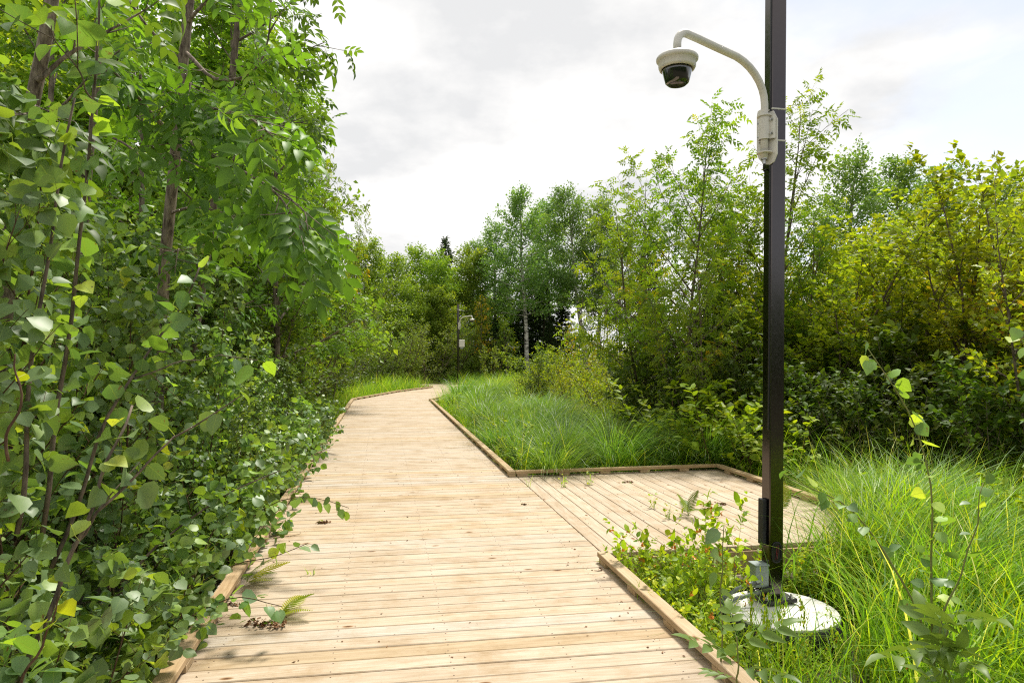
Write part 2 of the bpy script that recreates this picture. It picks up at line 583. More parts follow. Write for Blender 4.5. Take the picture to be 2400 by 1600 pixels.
M['whitebark'] = white_bark_mat()
M['soil'] = plain_mat("wet_soil", (0.05, 0.045, 0.02), 0.95, var=0.6, scale=3.0, bump=0.5)
M['aspen'] = leaf_mat("aspen_leaf", [(0.0, (0.036, 0.072, 0.038)), (0.45, (0.052, 0.100, 0.044)), (0.72, (0.078, 0.142, 0.036)), (0.94, (0.135, 0.215, 0.034)), (1.0, (0.22, 0.28, 0.05))],
                      trans=0.36, rough=0.45, spec=0.5, vein=0.55, back=0.5, gain=1.62)
M['aspenfar'] = leaf_mat("far_aspen_leaf", [(0.0, (0.045, 0.095, 0.04)), (0.6, (0.075, 0.145, 0.05)), (1.0, (0.14, 0.21, 0.055))], trans=0.40, rough=0.5, spec=0.4, gain=1.4)
M['ash'] = leaf_mat("ash_leaf", [(0.0, (0.040, 0.088, 0.022)), (0.6, (0.066, 0.132, 0.026)), (0.9, (0.085, 0.18, 0.028)), (1.0, (0.16, 0.26, 0.035))], trans=0.45, rough=0.5, spec=0.3, gain=1.15)
M['ashyellow'] = leaf_mat("yellowing_ash_leaf", [(0.0, (0.065, 0.135, 0.020)), (0.6, (0.12, 0.205, 0.022)), (0.88, (0.19, 0.26, 0.024)), (1.0, (0.36, 0.29, 0.02))], trans=0.5, rough=0.4, spec=0.4)
M['alder'] = leaf_mat("alder_leaf", [(0.0, (0.055, 0.088, 0.011)), (0.5, (0.105, 0.150, 0.014)), (0.9, (0.20, 0.235, 0.016)), (1.0, (0.30, 0.21, 0.03))], trans=0.5, rough=0.45, spec=0.25, gain=1.4)
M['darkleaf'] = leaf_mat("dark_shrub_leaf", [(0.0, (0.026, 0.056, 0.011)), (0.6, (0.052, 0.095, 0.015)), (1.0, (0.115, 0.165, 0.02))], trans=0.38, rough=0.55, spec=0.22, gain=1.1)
M['ashdull'] = leaf_mat("dull_ash_leaf", [(0.0, (0.045, 0.085, 0.035)), (1.0, (0.085, 0.145, 0.045))], trans=0.35, rough=0.45, spec=0.4, gain=1.2)
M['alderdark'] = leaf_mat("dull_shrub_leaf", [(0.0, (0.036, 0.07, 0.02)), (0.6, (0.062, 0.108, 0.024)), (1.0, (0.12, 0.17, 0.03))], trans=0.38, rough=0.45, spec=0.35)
M['broadleaf'] = leaf_mat("far_broad_leaf", [(0.0, (0.058, 0.115, 0.022)), (0.6, (0.10, 0.175, 0.028)), (1.0, (0.19, 0.25, 0.03))], trans=0.42, rough=0.5, spec=0.3, gain=1.3)
M['willow'] = leaf_mat("willow_leaf", [(0.0, (0.045, 0.078, 0.022)), (0.6, (0.078, 0.125, 0.03)), (1.0, (0.14, 0.19, 0.035))], trans=0.42, rough=0.5, spec=0.3, gain=1.3)
M['brightshrub'] = leaf_mat("bright_shrub_leaf", [(0.0, (0.075, 0.135, 0.012)), (0.6, (0.14, 0.21, 0.015)), (1.0, (0.26, 0.29, 0.02))], trans=0.48, rough=0.45, spec=0.3)
M['yellowleaf'] = leaf_mat("yellow_leaf", [(0.0, (0.085, 0.13, 0.014)), (0.55, (0.17, 0.19, 0.016)), (0.8, (0.33, 0.24, 0.015)), (1.0, (0.46, 0.28, 0.015))], trans=0.45, rough=0.45, spec=0.3)
M['spruce'] = leaf_mat("spruce_needle", [(0.0, (0.016, 0.036, 0.016)), (1.0, (0.042, 0.075, 0.026))], trans=0.12, rough=0.6, spec=0.3)
M['fern'] = leaf_mat("fern_leaf", [(0.0, (0.055, 0.11, 0.02)), (0.7, (0.10, 0.17, 0.025)), (1.0, (0.20, 0.23, 0.03))], trans=0.4, rough=0.5, spec=0.3)
M['grass'] = leaf_mat("sedge_blade", [(0.0, (0.040, 0.098, 0.017)), (0.45, (0.080, 0.160, 0.018)), (0.8, (0.155, 0.245, 0.020)), (0.95, (0.27, 0.31, 0.035)), (1.0, (0.40, 0.31, 0.14))], trans=0.45, rough=0.45, spec=0.35, gain=1.5)
M['sedge'] = leaf_mat("dark_sedge_blade", [(0.0, (0.034, 0.082, 0.022)), (0.5, (0.062, 0.128, 0.030)), (0.85, (0.125, 0.20, 0.045)), (1.0, (0.26, 0.28, 0.08))], trans=0.4, rough=0.42, spec=0.4, gain=1.5)
M['yellowgrass'] = leaf_mat("bright_sedge_blade", [(0.0, (0.12, 0.18, 0.016)), (0.5, (0.20, 0.265, 0.018)), (0.9, (0.31, 0.34, 0.026)), (1.0, (0.44, 0.34, 0.13))], trans=0.48, rough=0.45, spec=0.35)
M['jewel'] = leaf_mat("jewelweed_leaf", [(0.0, (0.07, 0.13, 0.015)), (0.6, (0.135, 0.21, 0.018)), (1.0, (0.28, 0.33, 0.025))], trans=0.45, rough=0.5, spec=0.3, gain=1.3)
M['orange'] = plain_mat("orange_petal", (0.75, 0.26, 0.015), 0.5, var=0.15)
M['deadleaf'] = plain_mat("dead_leaf", (0.20, 0.095, 0.035), 0.8, var=0.5, scale=25)

# ------------------------------------------------------------------ leaf templates (x along the leaf, y across, z up)
def leaf_tpl(sides, mid=((0, 0), (0.3, -0.015), (0.66, -0.05), (1, -0.14)), fold=0.22):
    v = [(x, 0, z) for x, z in mid]
    k = len(mid)
    for sg in (1, -1):
        for (x, w) in sides:
            zc = np.interp(x, [q[0] for q in mid], [q[1] for q in mid])
            v.append((x, sg * w, zc + fold * w))
    v = np.array(v, dtype=np.float64)
    q = []
    for b, fl in ((k, False), (k + k, True)):
        s = [b + i for i in range(len(sides))]
        fs = [[0, 1, s[1], s[0]], [1, 2, s[2], s[1]], [2, 3, s[3], s[2]]]
        q += [f[::-1] for f in fs] if not fl else fs
    return v, [np.array(q)], v[:, :2].copy()


T_ASPEN = leaf_tpl([(-0.03, 0.16), (0.16, 0.44), (0.50, 0.47), (0.80, 0.22)])
T_OVATE = leaf_tpl([(0.02, 0.08), (0.22, 0.29), (0.55, 0.29), (0.84, 0.12)])
T_LANCE = leaf_tpl([(0.02, 0.04), (0.25, 0.15), (0.6, 0.14), (0.85, 0.06)])


def diamond(w=0.36, fold=0.2, drop=0.1):
    v = np.array([(0, 0, 0), (0.42, w, fold * w), (1, 0, -drop), (0.42, -w, fold * w)])
    return v, [np.array([[0, 2, 1], [0, 3, 2]])], v[:, :2].copy()


T_SMALL = diamond(0.36)
T_ROUND = diamond(0.46)
T_NARROW = diamond(0.14)


def compound(n_pairs=3, near=True, width=0.145, llen=0.36, droop=0.35):
    """a drooping pinnate leaf of 2n+1 leaflets"""
    V, Q, T3, UV = [], [], [], []
    nv = 0

    def zc(x):
        return -droop * x * x
    rv = [(0, -0.008, 0), (0, 0.008, 0), (0.5, -0.007, zc(0.5)), (0.5, 0.007, zc(0.5)), (0.86, -0.005, zc(0.86)), (0.86, 0.005, zc(0.86))]
    V += rv; UV += [(0.5, 0.3)] * 6
    Q += [[0, 2, 3, 1], [2, 4, 5, 3]]
    nv = 6
    spots = []
    for i in range(n_pairs):
        x = 0.28 + 0.5 * i / max(1, n_pairs - 1)
        for sg in (1, -1):
            spots.append((x, sg, 1.05 - 0.1 * abs(i - 1)))
    spots.append((0.84, 0, 1.1))
    for (x, sg, sc) in spots:
        ang = sg * math.radians(58)
        l = llen * sc; w = width * sc * 0.5 / 0.5 * 0.62
        c, s = math.cos(ang), math.sin(ang)
        if near:
            loc = [(0, 0, 0), (0.38, 0, -0.05), (0.72, 0, -0.16), (1, 0, -0.34)]
            for sg2 in (1, -1):
                loc += [(0.12, 0.5 * sg2, 0.0), (0.34, 1.0 * sg2, -0.02), (0.60, 0.92 * sg2, -0.09), (0.84, 0.45 * sg2, -0.22)]
        else:
            loc = [(0, 0, 0), (1, 0, -0.3), (0.42, 1, 0), (0.42, -1, 0)]
        for (u, wv, z) in loc:
            lx, ly = u * l, wv * w
            V.append((x + lx * c - ly * s, lx * s + ly * c, zc(x) + z * l * 1.0 + abs(wv) * w * 0.25 - 0.10 * (u * l)))
            UV.append((u, wv * 0.25))
        if near:
            for b, fl in ((nv + 4, 0), (nv + 8, 1)):
                tt = [[nv, b + 1, b], [nv, nv + 1, b + 1], [nv + 2, nv + 3, b + 3]]
                qq = [[nv + 1, nv + 2, b + 2, b + 1]]
                tt2 = [[nv + 2, b + 3, b + 2]]
                T3 += [t[::-1] if fl else t for t in tt + tt2]
                Q += [t[::-1] if fl else t for t in qq]
            nv += 12
        else:
            T3 += [[nv, nv + 1, nv + 2], [nv, nv + 3, nv + 1]]
            nv += 4
    return np.array(V), [np.array(Q), np.array(T3)], np.array(UV)


T_ASHLEAF = compound(3, True)
T_ASHFAR = compound(3, False)


def frond(pairs=15):
    """a fern frond: an arching midrib with tapering, toothed pinnae"""
    V, Q, T3, UV, nv = [], [], [], [], 0
    zc = lambda x: 0.30 * x - 0.42 * x * x
    xs = np.linspace(0, 1, 7)
    for i, x in enumerate(xs):
        w = 0.008 * (1 - x) + 0.002
        V += [(x, -w, zc(x)), (x, w, zc(x))]; UV += [(0.5, 0.3)] * 2
    Q += [[2 * i, 2 * i + 2, 2 * i + 3, 2 * i + 1] for i in range(6)]
    nv = 14
    for i in range(pairs):
        x = 0.16 + 0.82 * i / pairs
        L_ = 0.26 * math.sin(math.pi * (0.22 + 0.78 * (i + 0.5) / pairs)) ** 0.9 + 0.02
        for sg in (1, -1):
            a = math.radians(66 - 12 * i / pairs)
            c, s = math.cos(a), sg * math.sin(a)
            hw = 0.022
            for (u, wv) in ((0, 0.6), (0, -0.6), (0.35, 1), (0.35, -1), (0.7, 0.7), (0.7, -0.7), (1, 0)):
                lx, ly = u * L_, wv * hw
                V.append((x + lx * c - ly * s, lx * s + ly * c, zc(x) - 0.18 * u * u * L_)); UV.append((u, wv * 0.2))
            Q += [[nv, nv + 2, nv + 3, nv + 1], [nv + 2, nv + 4, nv + 5, nv + 3]]
            T3.append([nv + 4, nv + 6, nv + 5])
            nv += 7
    return np.array(V), [np.array(Q), np.array(T3)], np.array(UV)


T_FROND = frond()


def unit(a):
    return a / (np.linalg.norm(a, axis=-1, keepdims=True) + 1e-9)


def put_leaves(mb, tpl, P, A, Nn, S, rnd, rng, curl=(0.5, 1.8), mat=0, wide=(0.85, 1.15)):
    """instances of a leaf template as real faces: P base, A axis, Nn rough normal, S length"""
    tv, tf, tuv = tpl
    n = len(P)
    if n == 0:
        return
    A = unit(A)
    Y = unit(np.cross(Nn, A))
    Z = np.cross(A, Y)
    cz = rng.uniform(*curl, n)
    wy = rng.uniform(*wide, n)
    v = P[:, None, :] + S[:, None, None] * (tv[None, :, 0:1] * A[:, None, :] + (tv[None, :, 1:2] * wy[:, None, None]) * Y[:, None, :] + (tv[None, :, 2:3] * cz[:, None, None]) * Z[:, None, :])
    k = len(tv)
    base = (np.arange(n) * k)[:, None, None]
    mb.v.append(v.reshape(-1, 3))
    mb.uv.append(np.tile(tuv, (n, 1)))
    for f in tf:
        ff = (f[None] + base).reshape(-1, f.shape[1]) + mb.n
        mb.f.append(ff)
        mb.r.append(np.repeat(rnd, len(f)))
        mb.m.append(np.full(len(ff), mat, dtype=np.int32))
    mb.n += n * k


# ------------------------------------------------------------------ plants
def curve_path(rng, p0, d0, length, n, up=0.0, wob=0.1, down=0.0):
    P = [np.array(p0, dtype=float)]
    d = np.array(d0, dtype=float); d /= np.linalg.norm(d)
    step = length / (n - 1)
    for i in range(n - 1):
        d = d + np.array([0, 0, up - down * (i / n)]) * step + rng.normal(0, wob, 3) * step ** 0.5
        d /= np.linalg.norm(d)
        P.append(P[-1] + d * step)
    return np.array(P)


def resample(path, ts):
    n = len(path) - 1
    x = np.clip(np.asarray(ts), 0, 1) * n
    i = np.minimum(x.astype(int), n - 1)
    f = (x - i)[:, None]
    d = path[i + 1] - path[i]
    return path[i] * (1 - f) + path[i + 1] * f, unit(d)


def grow(seed, H, r0, stems=1, spread=0.15, cb=0.25, nprim=30, plen=lambda t: 1.0, elev=lambda t: 40, up=0.15, nsec=5, slen=0.4,
         gap=0.05, wob=0.08, lean=(0, 0), twigs=True, pgap=None, topgap=None):
    """a trunk (or several stems) with limbs and twigs; returns wood paths and leaf spots"""
    rng = np.random.default_rng(seed)
    wood, LP, LD = [], [], []
    for k in range(stems):
        az = k * 2.4 + rng.uniform(0, 1)
        sp = spread * (rng.uniform(0.4, 1) if stems > 1 else 0)
        h = H * (1 if k == 0 else rng.uniform(0.7, 1.0))
        d0 = np.array([math.cos(az) * sp + lean[0], math.sin(az) * sp + lean[1], 1.0])
        b0 = np.array([math.cos(az), math.sin(az), 0]) * (0.0 if stems == 1 else min(0.25, 0.06 * H) * rng.uniform(0.2, 1))
        tr = curve_path(rng, b0, d0, h, 12, up=0.04, wob=wob)
        tr[:, 2] *= h / max(tr[-1, 2], 0.3 * h)
        tr[0, 2] = -0.05
        rr = r0 * (1 if k == 0 else 0.75) * (1 - np.linspace(0, 1, 12)) ** 0.8 + r0 * 0.08
        rr[0] *= 1.25
        wood.append((tr, rr, 7))
        npk = max(3, int(nprim * (1 if k == 0 else 0.7)))
        g0 = rng.uniform(0, 6.28)
        for i in range(npk):
            t = cb + (1 - cb) * ((i + rng.uniform(0, 0.9)) / npk)
            p, d = resample(tr, [t]); p, d = p[0], d[0]
            a = g0 + i * 2.39996 + rng.normal(0, 0.35)
            el = math.radians(elev((t - cb) / (1 - cb)) + rng.normal(0, 8))
            pd = np.array([math.cos(a) * math.cos(el), math.sin(a) * math.cos(el), math.sin(el)])
            l = plen((t - cb) / (1 - cb)) * rng.uniform(0.65, 1.2)
            pr = curve_path(rng, p, pd, l, 6, up=up, wob=0.10)
            r_here = np.interp(t, np.linspace(0, 1, 12), rr)
            rp = min(r_here * 0.62, 0.004 + 0.013 * l)
            wood.append((pr, np.linspace(rp, rp * 0.25, 6), 5))
            ns = max(1, int(round(nsec * rng.uniform(0.7, 1.25))))
            sub = [(pr, 0.35)]
            for j in range(ns):
                u = 0.2 + 0.78 * (j + rng.uniform(0, 1)) / ns
                q, qd = resample(pr, [u]); q, qd = q[0], qd[0]
                side = unit(np.cross(qd, [0, 0, 1]) * (1 if j % 2 else -1) + rng.normal(0, 0.3, 3))
                sdv = unit(qd * 0.75 + side * 0.8 + np.array([0, 0, 0.12]))
                sl = l * slen * (1.15 - 0.75 * u) * rng.uniform(0.7, 1.3)
                sc = curve_path(rng, q, sdv, max(sl, 0.05), 4, up=up, wob=0.12)
                if twigs:
                    rs = min(rp * 0.5, 0.002 + 0.006 * sl)
                    wood.append((sc, np.linspace(rs, rs * 0.35, 4), 3))
                sub.append((sc, 0.08))
            for (path, t0) in sub:
                ln = np.linalg.norm(np.diff(path, axis=0), axis=1).sum()
                m = max(1, int(ln * (1 - t0) / gap + rng.uniform(0, 1)))
                ts = t0 + (1 - t0) * (np.arange(m) + rng.uniform(0.2, 1, m)) / m
                q, qd = resample(path, ts)
                LP.append(q); LD.append(qd)
        if topgap:
            m = int(h * 0.35 / topgap)
            q, qd = resample(tr, rng.uniform(0.65, 1.0, m))
            LP.append(q); LD.append(qd)
    return rng, wood, np.concatenate(LP), np.concatenate(LD)


def wood_mb(wood, mb=None):
    mb = mb or MB()
    for (p, r, s) in wood:
        mb.tube(p, r, s, cap=(s > 5))
    return mb


def dress(rng, LP, LD, tpl, size, mb=None, out=0.6, down=0.25, jit=0.6, nrm=0.6, scat=0.0, sizevar=0.25, petiole=0.0, clump=True, mat=0, rndpow=1.0, curl=(0.5, 1.8)):
    """leaves at the leaf spots"""
    mb = mb or MB()
    n = len(LP)
    P = LP + (rng.normal(0, scat, (n, 3)) if scat else 0)
    side = unit(np.cross(LD, rng.normal(0, 1, (n, 3))))
    A = unit(LD * out + side * jit + np.array([0, 0, -down]) + rng.normal(0, 0.15, (n, 3)))
    Nn = unit(np.array([0, 0, 1.0]) + rng.normal(0, nrm, (n, 3)))
    S = size * (1 + rng.normal(0, sizevar, n)).clip(0.45, 1.6)
    c = rng.uniform(0, 1, n) ** rndpow
    if clump:
        f = 1.7 / max(0.2, np.ptp(LP[:, 2]) / 3)
        w = np.sin(LP[:, 0] * 2.1 * f + 1) + np.sin(LP[:, 1] * 2.7 * f) + np.sin(LP[:, 2] * 1.9 * f + 2)
        c = np.clip(c * 0.7 + 0.15 + 0.075 * w, 0, 1)
    if petiole > 0:
        pl = petiole * rng.uniform(0.6, 1.4, n)
        dirp = unit(LD * 0.4 + side * 0.9 + rng.normal(0, 0.2, (n, 3)))
        E = P + dirp * pl[:, None]
        wv = unit(np.cross(dirp, rng.normal(0, 1, (n, 3)))) * 0.0012
        v = np.stack([P - wv, P + wv, E + wv, E - wv], 1).reshape(-1, 3)
        f = (np.arange(n) * 4)[:, None] + np.array([0, 1, 2, 3])
        mb.add(v, f, np.tile([[0.5, 0.0]], (len(v), 1)), 0.96, mat)
        P = E
        A = unit(dirp * 0.5 + np.array([0, 0, -down]) + rng.normal(0, 0.35, (n, 3)))
    put_leaves(mb, tpl, P, A, Nn, S, c, rng, curl=curl, mat=mat)
    return mb


PROTO = {}


def proto(key, name, wood, wood_name, wood_mat_, leaves, leaf_name, leafmat, H, smooth=False):
    wm = wood_mb(wood).mesh(wood_name, wood_mat_, True)
    lm = leaves.mesh(leaf_name, leafmat, smooth)
    PROTO[key] = dict(name=name, H=max(float(np.concatenate(leaves.v)[:, 2].max()), 0.2), parts=[(wood_name, wm), (leaf_name, lm)])


def plant(key, x, y, label, cat, H=None, group=None, rz=None, z=GROUND, sxy=1.0, tilt=(0, 0), leafmat=None):
    pr = PROTO[key]
    s = (H / pr['H']) if H else 1.0
    r = random.Random(zlib.crc32(f'{x:.2f},{y:.2f},{key}'.encode()))
    rz = r.uniform(0, 6.28) if rz is None else rz
    e = empty(pr['name'], (x, y, z), rz, label, cat, group, tilt=tilt)
    e.scale = (s * sxy, s * sxy, s)
    for nm, me in pr['parts']:
        o = bpy.data.objects.new(nm, me)
        COL.objects.link(o)
        o.parent = e
        if leafmat and nm in ('crown', 'foliage'):
            o.material_slots[0].link = 'OBJECT'
            o.material_slots[0].material = M[leafmat]
    return e

# ------------------------------------------------------------------ ground
def build_ground():
    rng = np.random.default_rng(5)
    xs = np.concatenate([[-600, -200, -80], np.linspace(-45, 45, 61), [80, 200, 600]])
    ys = np.concatenate([[-200, -40], np.linspace(-8, 90, 67), [140, 250, 800]])
    X, Y = np.meshgrid(xs, ys)
    Z = GROUND - 0.05 + 0.05 * np.sin(X * 0.9 + 1.3) * np.cos(Y * 0.7) + rng.normal(0, 0.015, X.shape)
    v = np.stack([X, Y, Z], -1).reshape(-1, 3)
    nx = len(xs)
    i, j = np.meshgrid(np.arange(len(ys) - 1), np.arange(nx - 1), indexing='ij')
    f = np.stack([i * nx + j, i * nx + j + 1, (i + 1) * nx + j + 1, (i + 1) * nx + j], -1).reshape(-1, 4)
    mb = MB(); mb.add(v, f)
    g = mb.build("ground", M['soil'], None, True)
    tag(g, "dark wet soil under the sedge and thickets", "ground", kind="structure")


build_ground()

# ------------------------------------------------------------------ boardwalk
SKEW = math.radians(1.4)
DECK_L = [W(23.6, -1.12), W(24.75, -1.12), Vector((-5.02, 29.7, 0)), Vector((-4.0, 33.4, 0)), Vector((-4.03, 33.7, 0)), Vector((-6.3, 35.7, 0)), Vector((-9.5, 38.3, 0))]
DECK_R = [W(23.57, 1.75), W(23.85, 1.75), Vector((-2.1, 29.0, 0)), Vector((-1.15, 32.7, 0)), Vector((-1.0, 35.9, 0)), Vector((-3.7, 38.3, 0)), Vector((-7.0, 41.0, 0))]


def build_boardwalk():
    rng = np.random.default_rng(11)
    root = empty("boardwalk", W(0, 0, 0), 0, "pale pine plank boardwalk winding away through the sedge", "boardwalk", kind="structure")
    inv = -np.array(W(0, 0, 0))
    mb = MB()
    R = rotz(TH - SKEW)
    s, sc = -1.25, MB()
    while s < 23.55:
        w = 0.1372
        n0, n1 = -1.12 + rng.uniform(-.008, .008), 1.752
        c = np.array(W(s + 0.07, (n0 + n1) / 2, -0.018 + rng.uniform(-.0012, .0012)))
        # each board may be made of two lengths
        mb.box(c, (n1 - n0, w, 0.036), R, rng.uniform(0, 1), 0, bev=0.0045)
        if s < 15:
            for nn in (-0.86, -0.25, 0.36, 0.97, 1.5):
                for dv in (-0.042, 0.042):
                    p = c + R @ np.array([nn - (n0 + n1) / 2 + rng.normal(0, .006), dv + rng.normal(0, .004), 0])
                    a = np.arange(6) * math.pi / 3
                    v = np.stack([p[0] + .0046 * np.cos(a), p[1] + .0046 * np.sin(a), np.full(6, p[2] + 0.0188)], 1)
                    sc.add(v, np.array([[0, 1, 2, 3, 4, 5]]))
        s += 0.1447
    # the bend and the sections beyond it, boards fanning round the corners
    for k in range(len(DECK_L) - 1):
        la, lb, ra, rb = [np.array(p) for p in (DECK_L[k], DECK_L[k + 1], DECK_R[k], DECK_R[k + 1])]
        m = max(1, int(round(max(np.linalg.norm(lb - la), np.linalg.norm(rb - ra)) / 0.146)))
        for i in range(m):
            t0, t1 = (i + 0.02) / m, (i + 0.97) / m
            q = [la + (lb - la) * t0, ra + (rb - ra) * t0, ra + (rb - ra) * t1, la + (lb - la) * t1]
            dz = rng.uniform(-.0012, .0012)
            v = np.array([p + [0, 0, dz] for p in q] + [p + [0, 0, -0.036] for p in q])
            uv = np.array([[0, 0], [2.8, 0], [2.8, .14], [0, .14]] * 2)
            mb.add(v, np.array([[0, 1, 2, 3], [7, 6, 5, 4], [0, 4, 5, 1], [1, 5, 6, 2], [2, 6, 7, 3], [3, 7, 4, 0]]), uv, rng.uniform(0, 1))
    mb.v = [v + inv for v in mb.v]
    dk = mb.build("decking", M['deck'], root)
    sc.v = [v + inv for v in sc.v]
    sc.build("screw_heads", M['screw'], dk)["kind"] = "stuff"
    # rim joists in the dark under the deck edges
    for n in (-1.06, 1.69):
        j = MB()
        j.box(np.array(W(11.2, n, -0.13)) + inv, (0.04, 24.8, 0.18), rotz(TH), 0.5)
        j.build("rim_joist", M['underwood'], root)
    return root


BLOCK = MB(); BLOCK.box((0, 0, 0.0195), (0.084, 0.14, 0.037), None, 0.35, bev=0.002)
BLOCK_ME = BLOCK.mesh("spacer_block", M['rail'])
rail_rng = np.random.default_rng(21)


def kerb(a, b, parent, z=0.0, block_step=0.61, first=0.07):
    """a square kerb timber from a to b carried on spacer blocks"""
    a, b = Vector(a), Vector(b)
    d = b - a
    L = d.length
    ang = math.atan2(d.y, d.x) - math.pi / 2
    m = MB()
    m.box((0, L / 2, 0.058), (0.089, L - 0.004, 0.039), None, rail_rng.uniform(0.15, 0.85), bev=0.004)
    # lay the grain of the texture along the timber
    m.uv = [u[:, ::-1].copy() for u in m.uv]
    o = m.build("kerb_rail", M['rail'], parent)
    o.location = (a.x - parent.location.x, a.y - parent.location.y, z + rail_rng.uniform(0, .001) + 0.0005)
    o.rotation_euler = (0, 0, ang)
    y = first
    while y < L - 0.02:
        k = bpy.data.objects.new("spacer_block", BLOCK_ME)
        COL.objects.link(k)
        k.parent = o
        k.location = (rail_rng.uniform(-.004, .004), min(y, L - 0.072), -0.0006)
        y += block_step


def kerb_run(s0, s1, n, parent, piece=3.66):
    s = s0
    while s < s1 - 0.05:
        e = min(s + piece, s1)
        if s1 - e < 0.5: e = s1
        kerb(W(s, n), W(e, n), parent)
        s = e


bw = build_boardwalk()
kerb_run(-1.2, 24.7, -1.012, bw)
kerb_run(-1.2, 5.08, 1.685, bw, 6.4)
kerb_run(8.80, 23.6, 1.685, bw)


def inset(P, Q, side, k=0.11):
    out = []
    for a, b in zip(P, Q):
        d = (b - a).normalized()
        out.append(a + d * k if side == 'L' else b - d * k)
    return out


li = inset(DECK_L, DECK_R, 'L'); ri = inset(DECK_L, DECK_R, 'R')
for a, b in ((li[1], li[2]), (li[2], li[3]), (li[4], li[5]), (li[5], li[6])):
    h = (a + b) / 2
    kerb(a, h, bw); kerb(h, b, bw)
for a, b in ((ri[1], ri[2]), (ri[2], ri[3]), (ri[4], ri[5]), (ri[5], ri[6])):
    kerb(a, b, bw)


def build_platform():
    rng = np.random.default_rng(31)
    root = empty("viewing_platform", W(5.3, 1.76), 0, "square pine platform joined to the right side of the boardwalk", "platform")
    inv = -np.array(root.location)
    mb, sc = MB(), MB()
    n, i = 1.759, 0
    R = rotz(TH)
    while n < 4.6:
        w = 0.138
        s0 = 5.28 + rng.uniform(-.006, .006)
        s1 = 8.92 + rng.uniform(-.006, .006)
        c = np.array(W((s0 + s1) / 2, n + w / 2, -0.019 + rng.uniform(-.0015, .0015)))
        Rb = rotz(TH + math.pi / 2)
        mb.box(c, (s1 - s0, w, 0.036), Rb, rng.uniform(0.15, 0.8), bev=0.003)
        for ss in (5.5, 6.5, 7.5, 8.5):
            for dv in (-0.042, 0.042):
                p = np.array(W(ss + rng.normal(0, .01), n + w / 2 + dv, 0.0005))
                a = np.arange(6) * math.pi / 3
                sc.add(np.stack([p[0] + .0045 * np.cos(a), p[1] + .0045 * np.sin(a), np.full(6, p[2])], 1), np.array([[0, 1, 2, 3, 4, 5]]))
        n += 0.1455
    mb.v = [v + inv for v in mb.v]
    dk = mb.build("decking", M['deck'], root)
    sc.v = [v + inv for v in sc.v]
    sc.build("screw_heads", M['screw'], dk)["kind"] = "stuff"
    f = MB(); f.box(np.array(W(5.27, 3.21, -0.135)) + inv, (2.84, 0.038, 0.19), rotz(TH), 0.6, bev=0.003)
    f.build("fascia_board", M['rail'], root)
    f = MB(); f.box(np.array(W(7.1, 4.69, -0.135)) + inv, (0.038, 3.6, 0.19), rotz(TH), 0.6, bev=0.003)
    f.build("fascia_board", M['rail'], root)
    l = MB(); l.tube([np.array(W(5.12, 1.95, -0.25)) + inv, np.array(W(5.15, 3.0, -0.26)) + inv, np.array(W(5.1, 4.3, -0.25)) + inv], 0.06, 10)
    l.build("support_log", M['bark'], root, True)
    kerb(W(8.845, 1.732), W(8.845, 4.66), root, first=0.09, block_step=0.57)
    kerb(W(8.80, 4.615), W(5.32, 4.615), root, first=0.3, block_step=0.57)


build_platform()

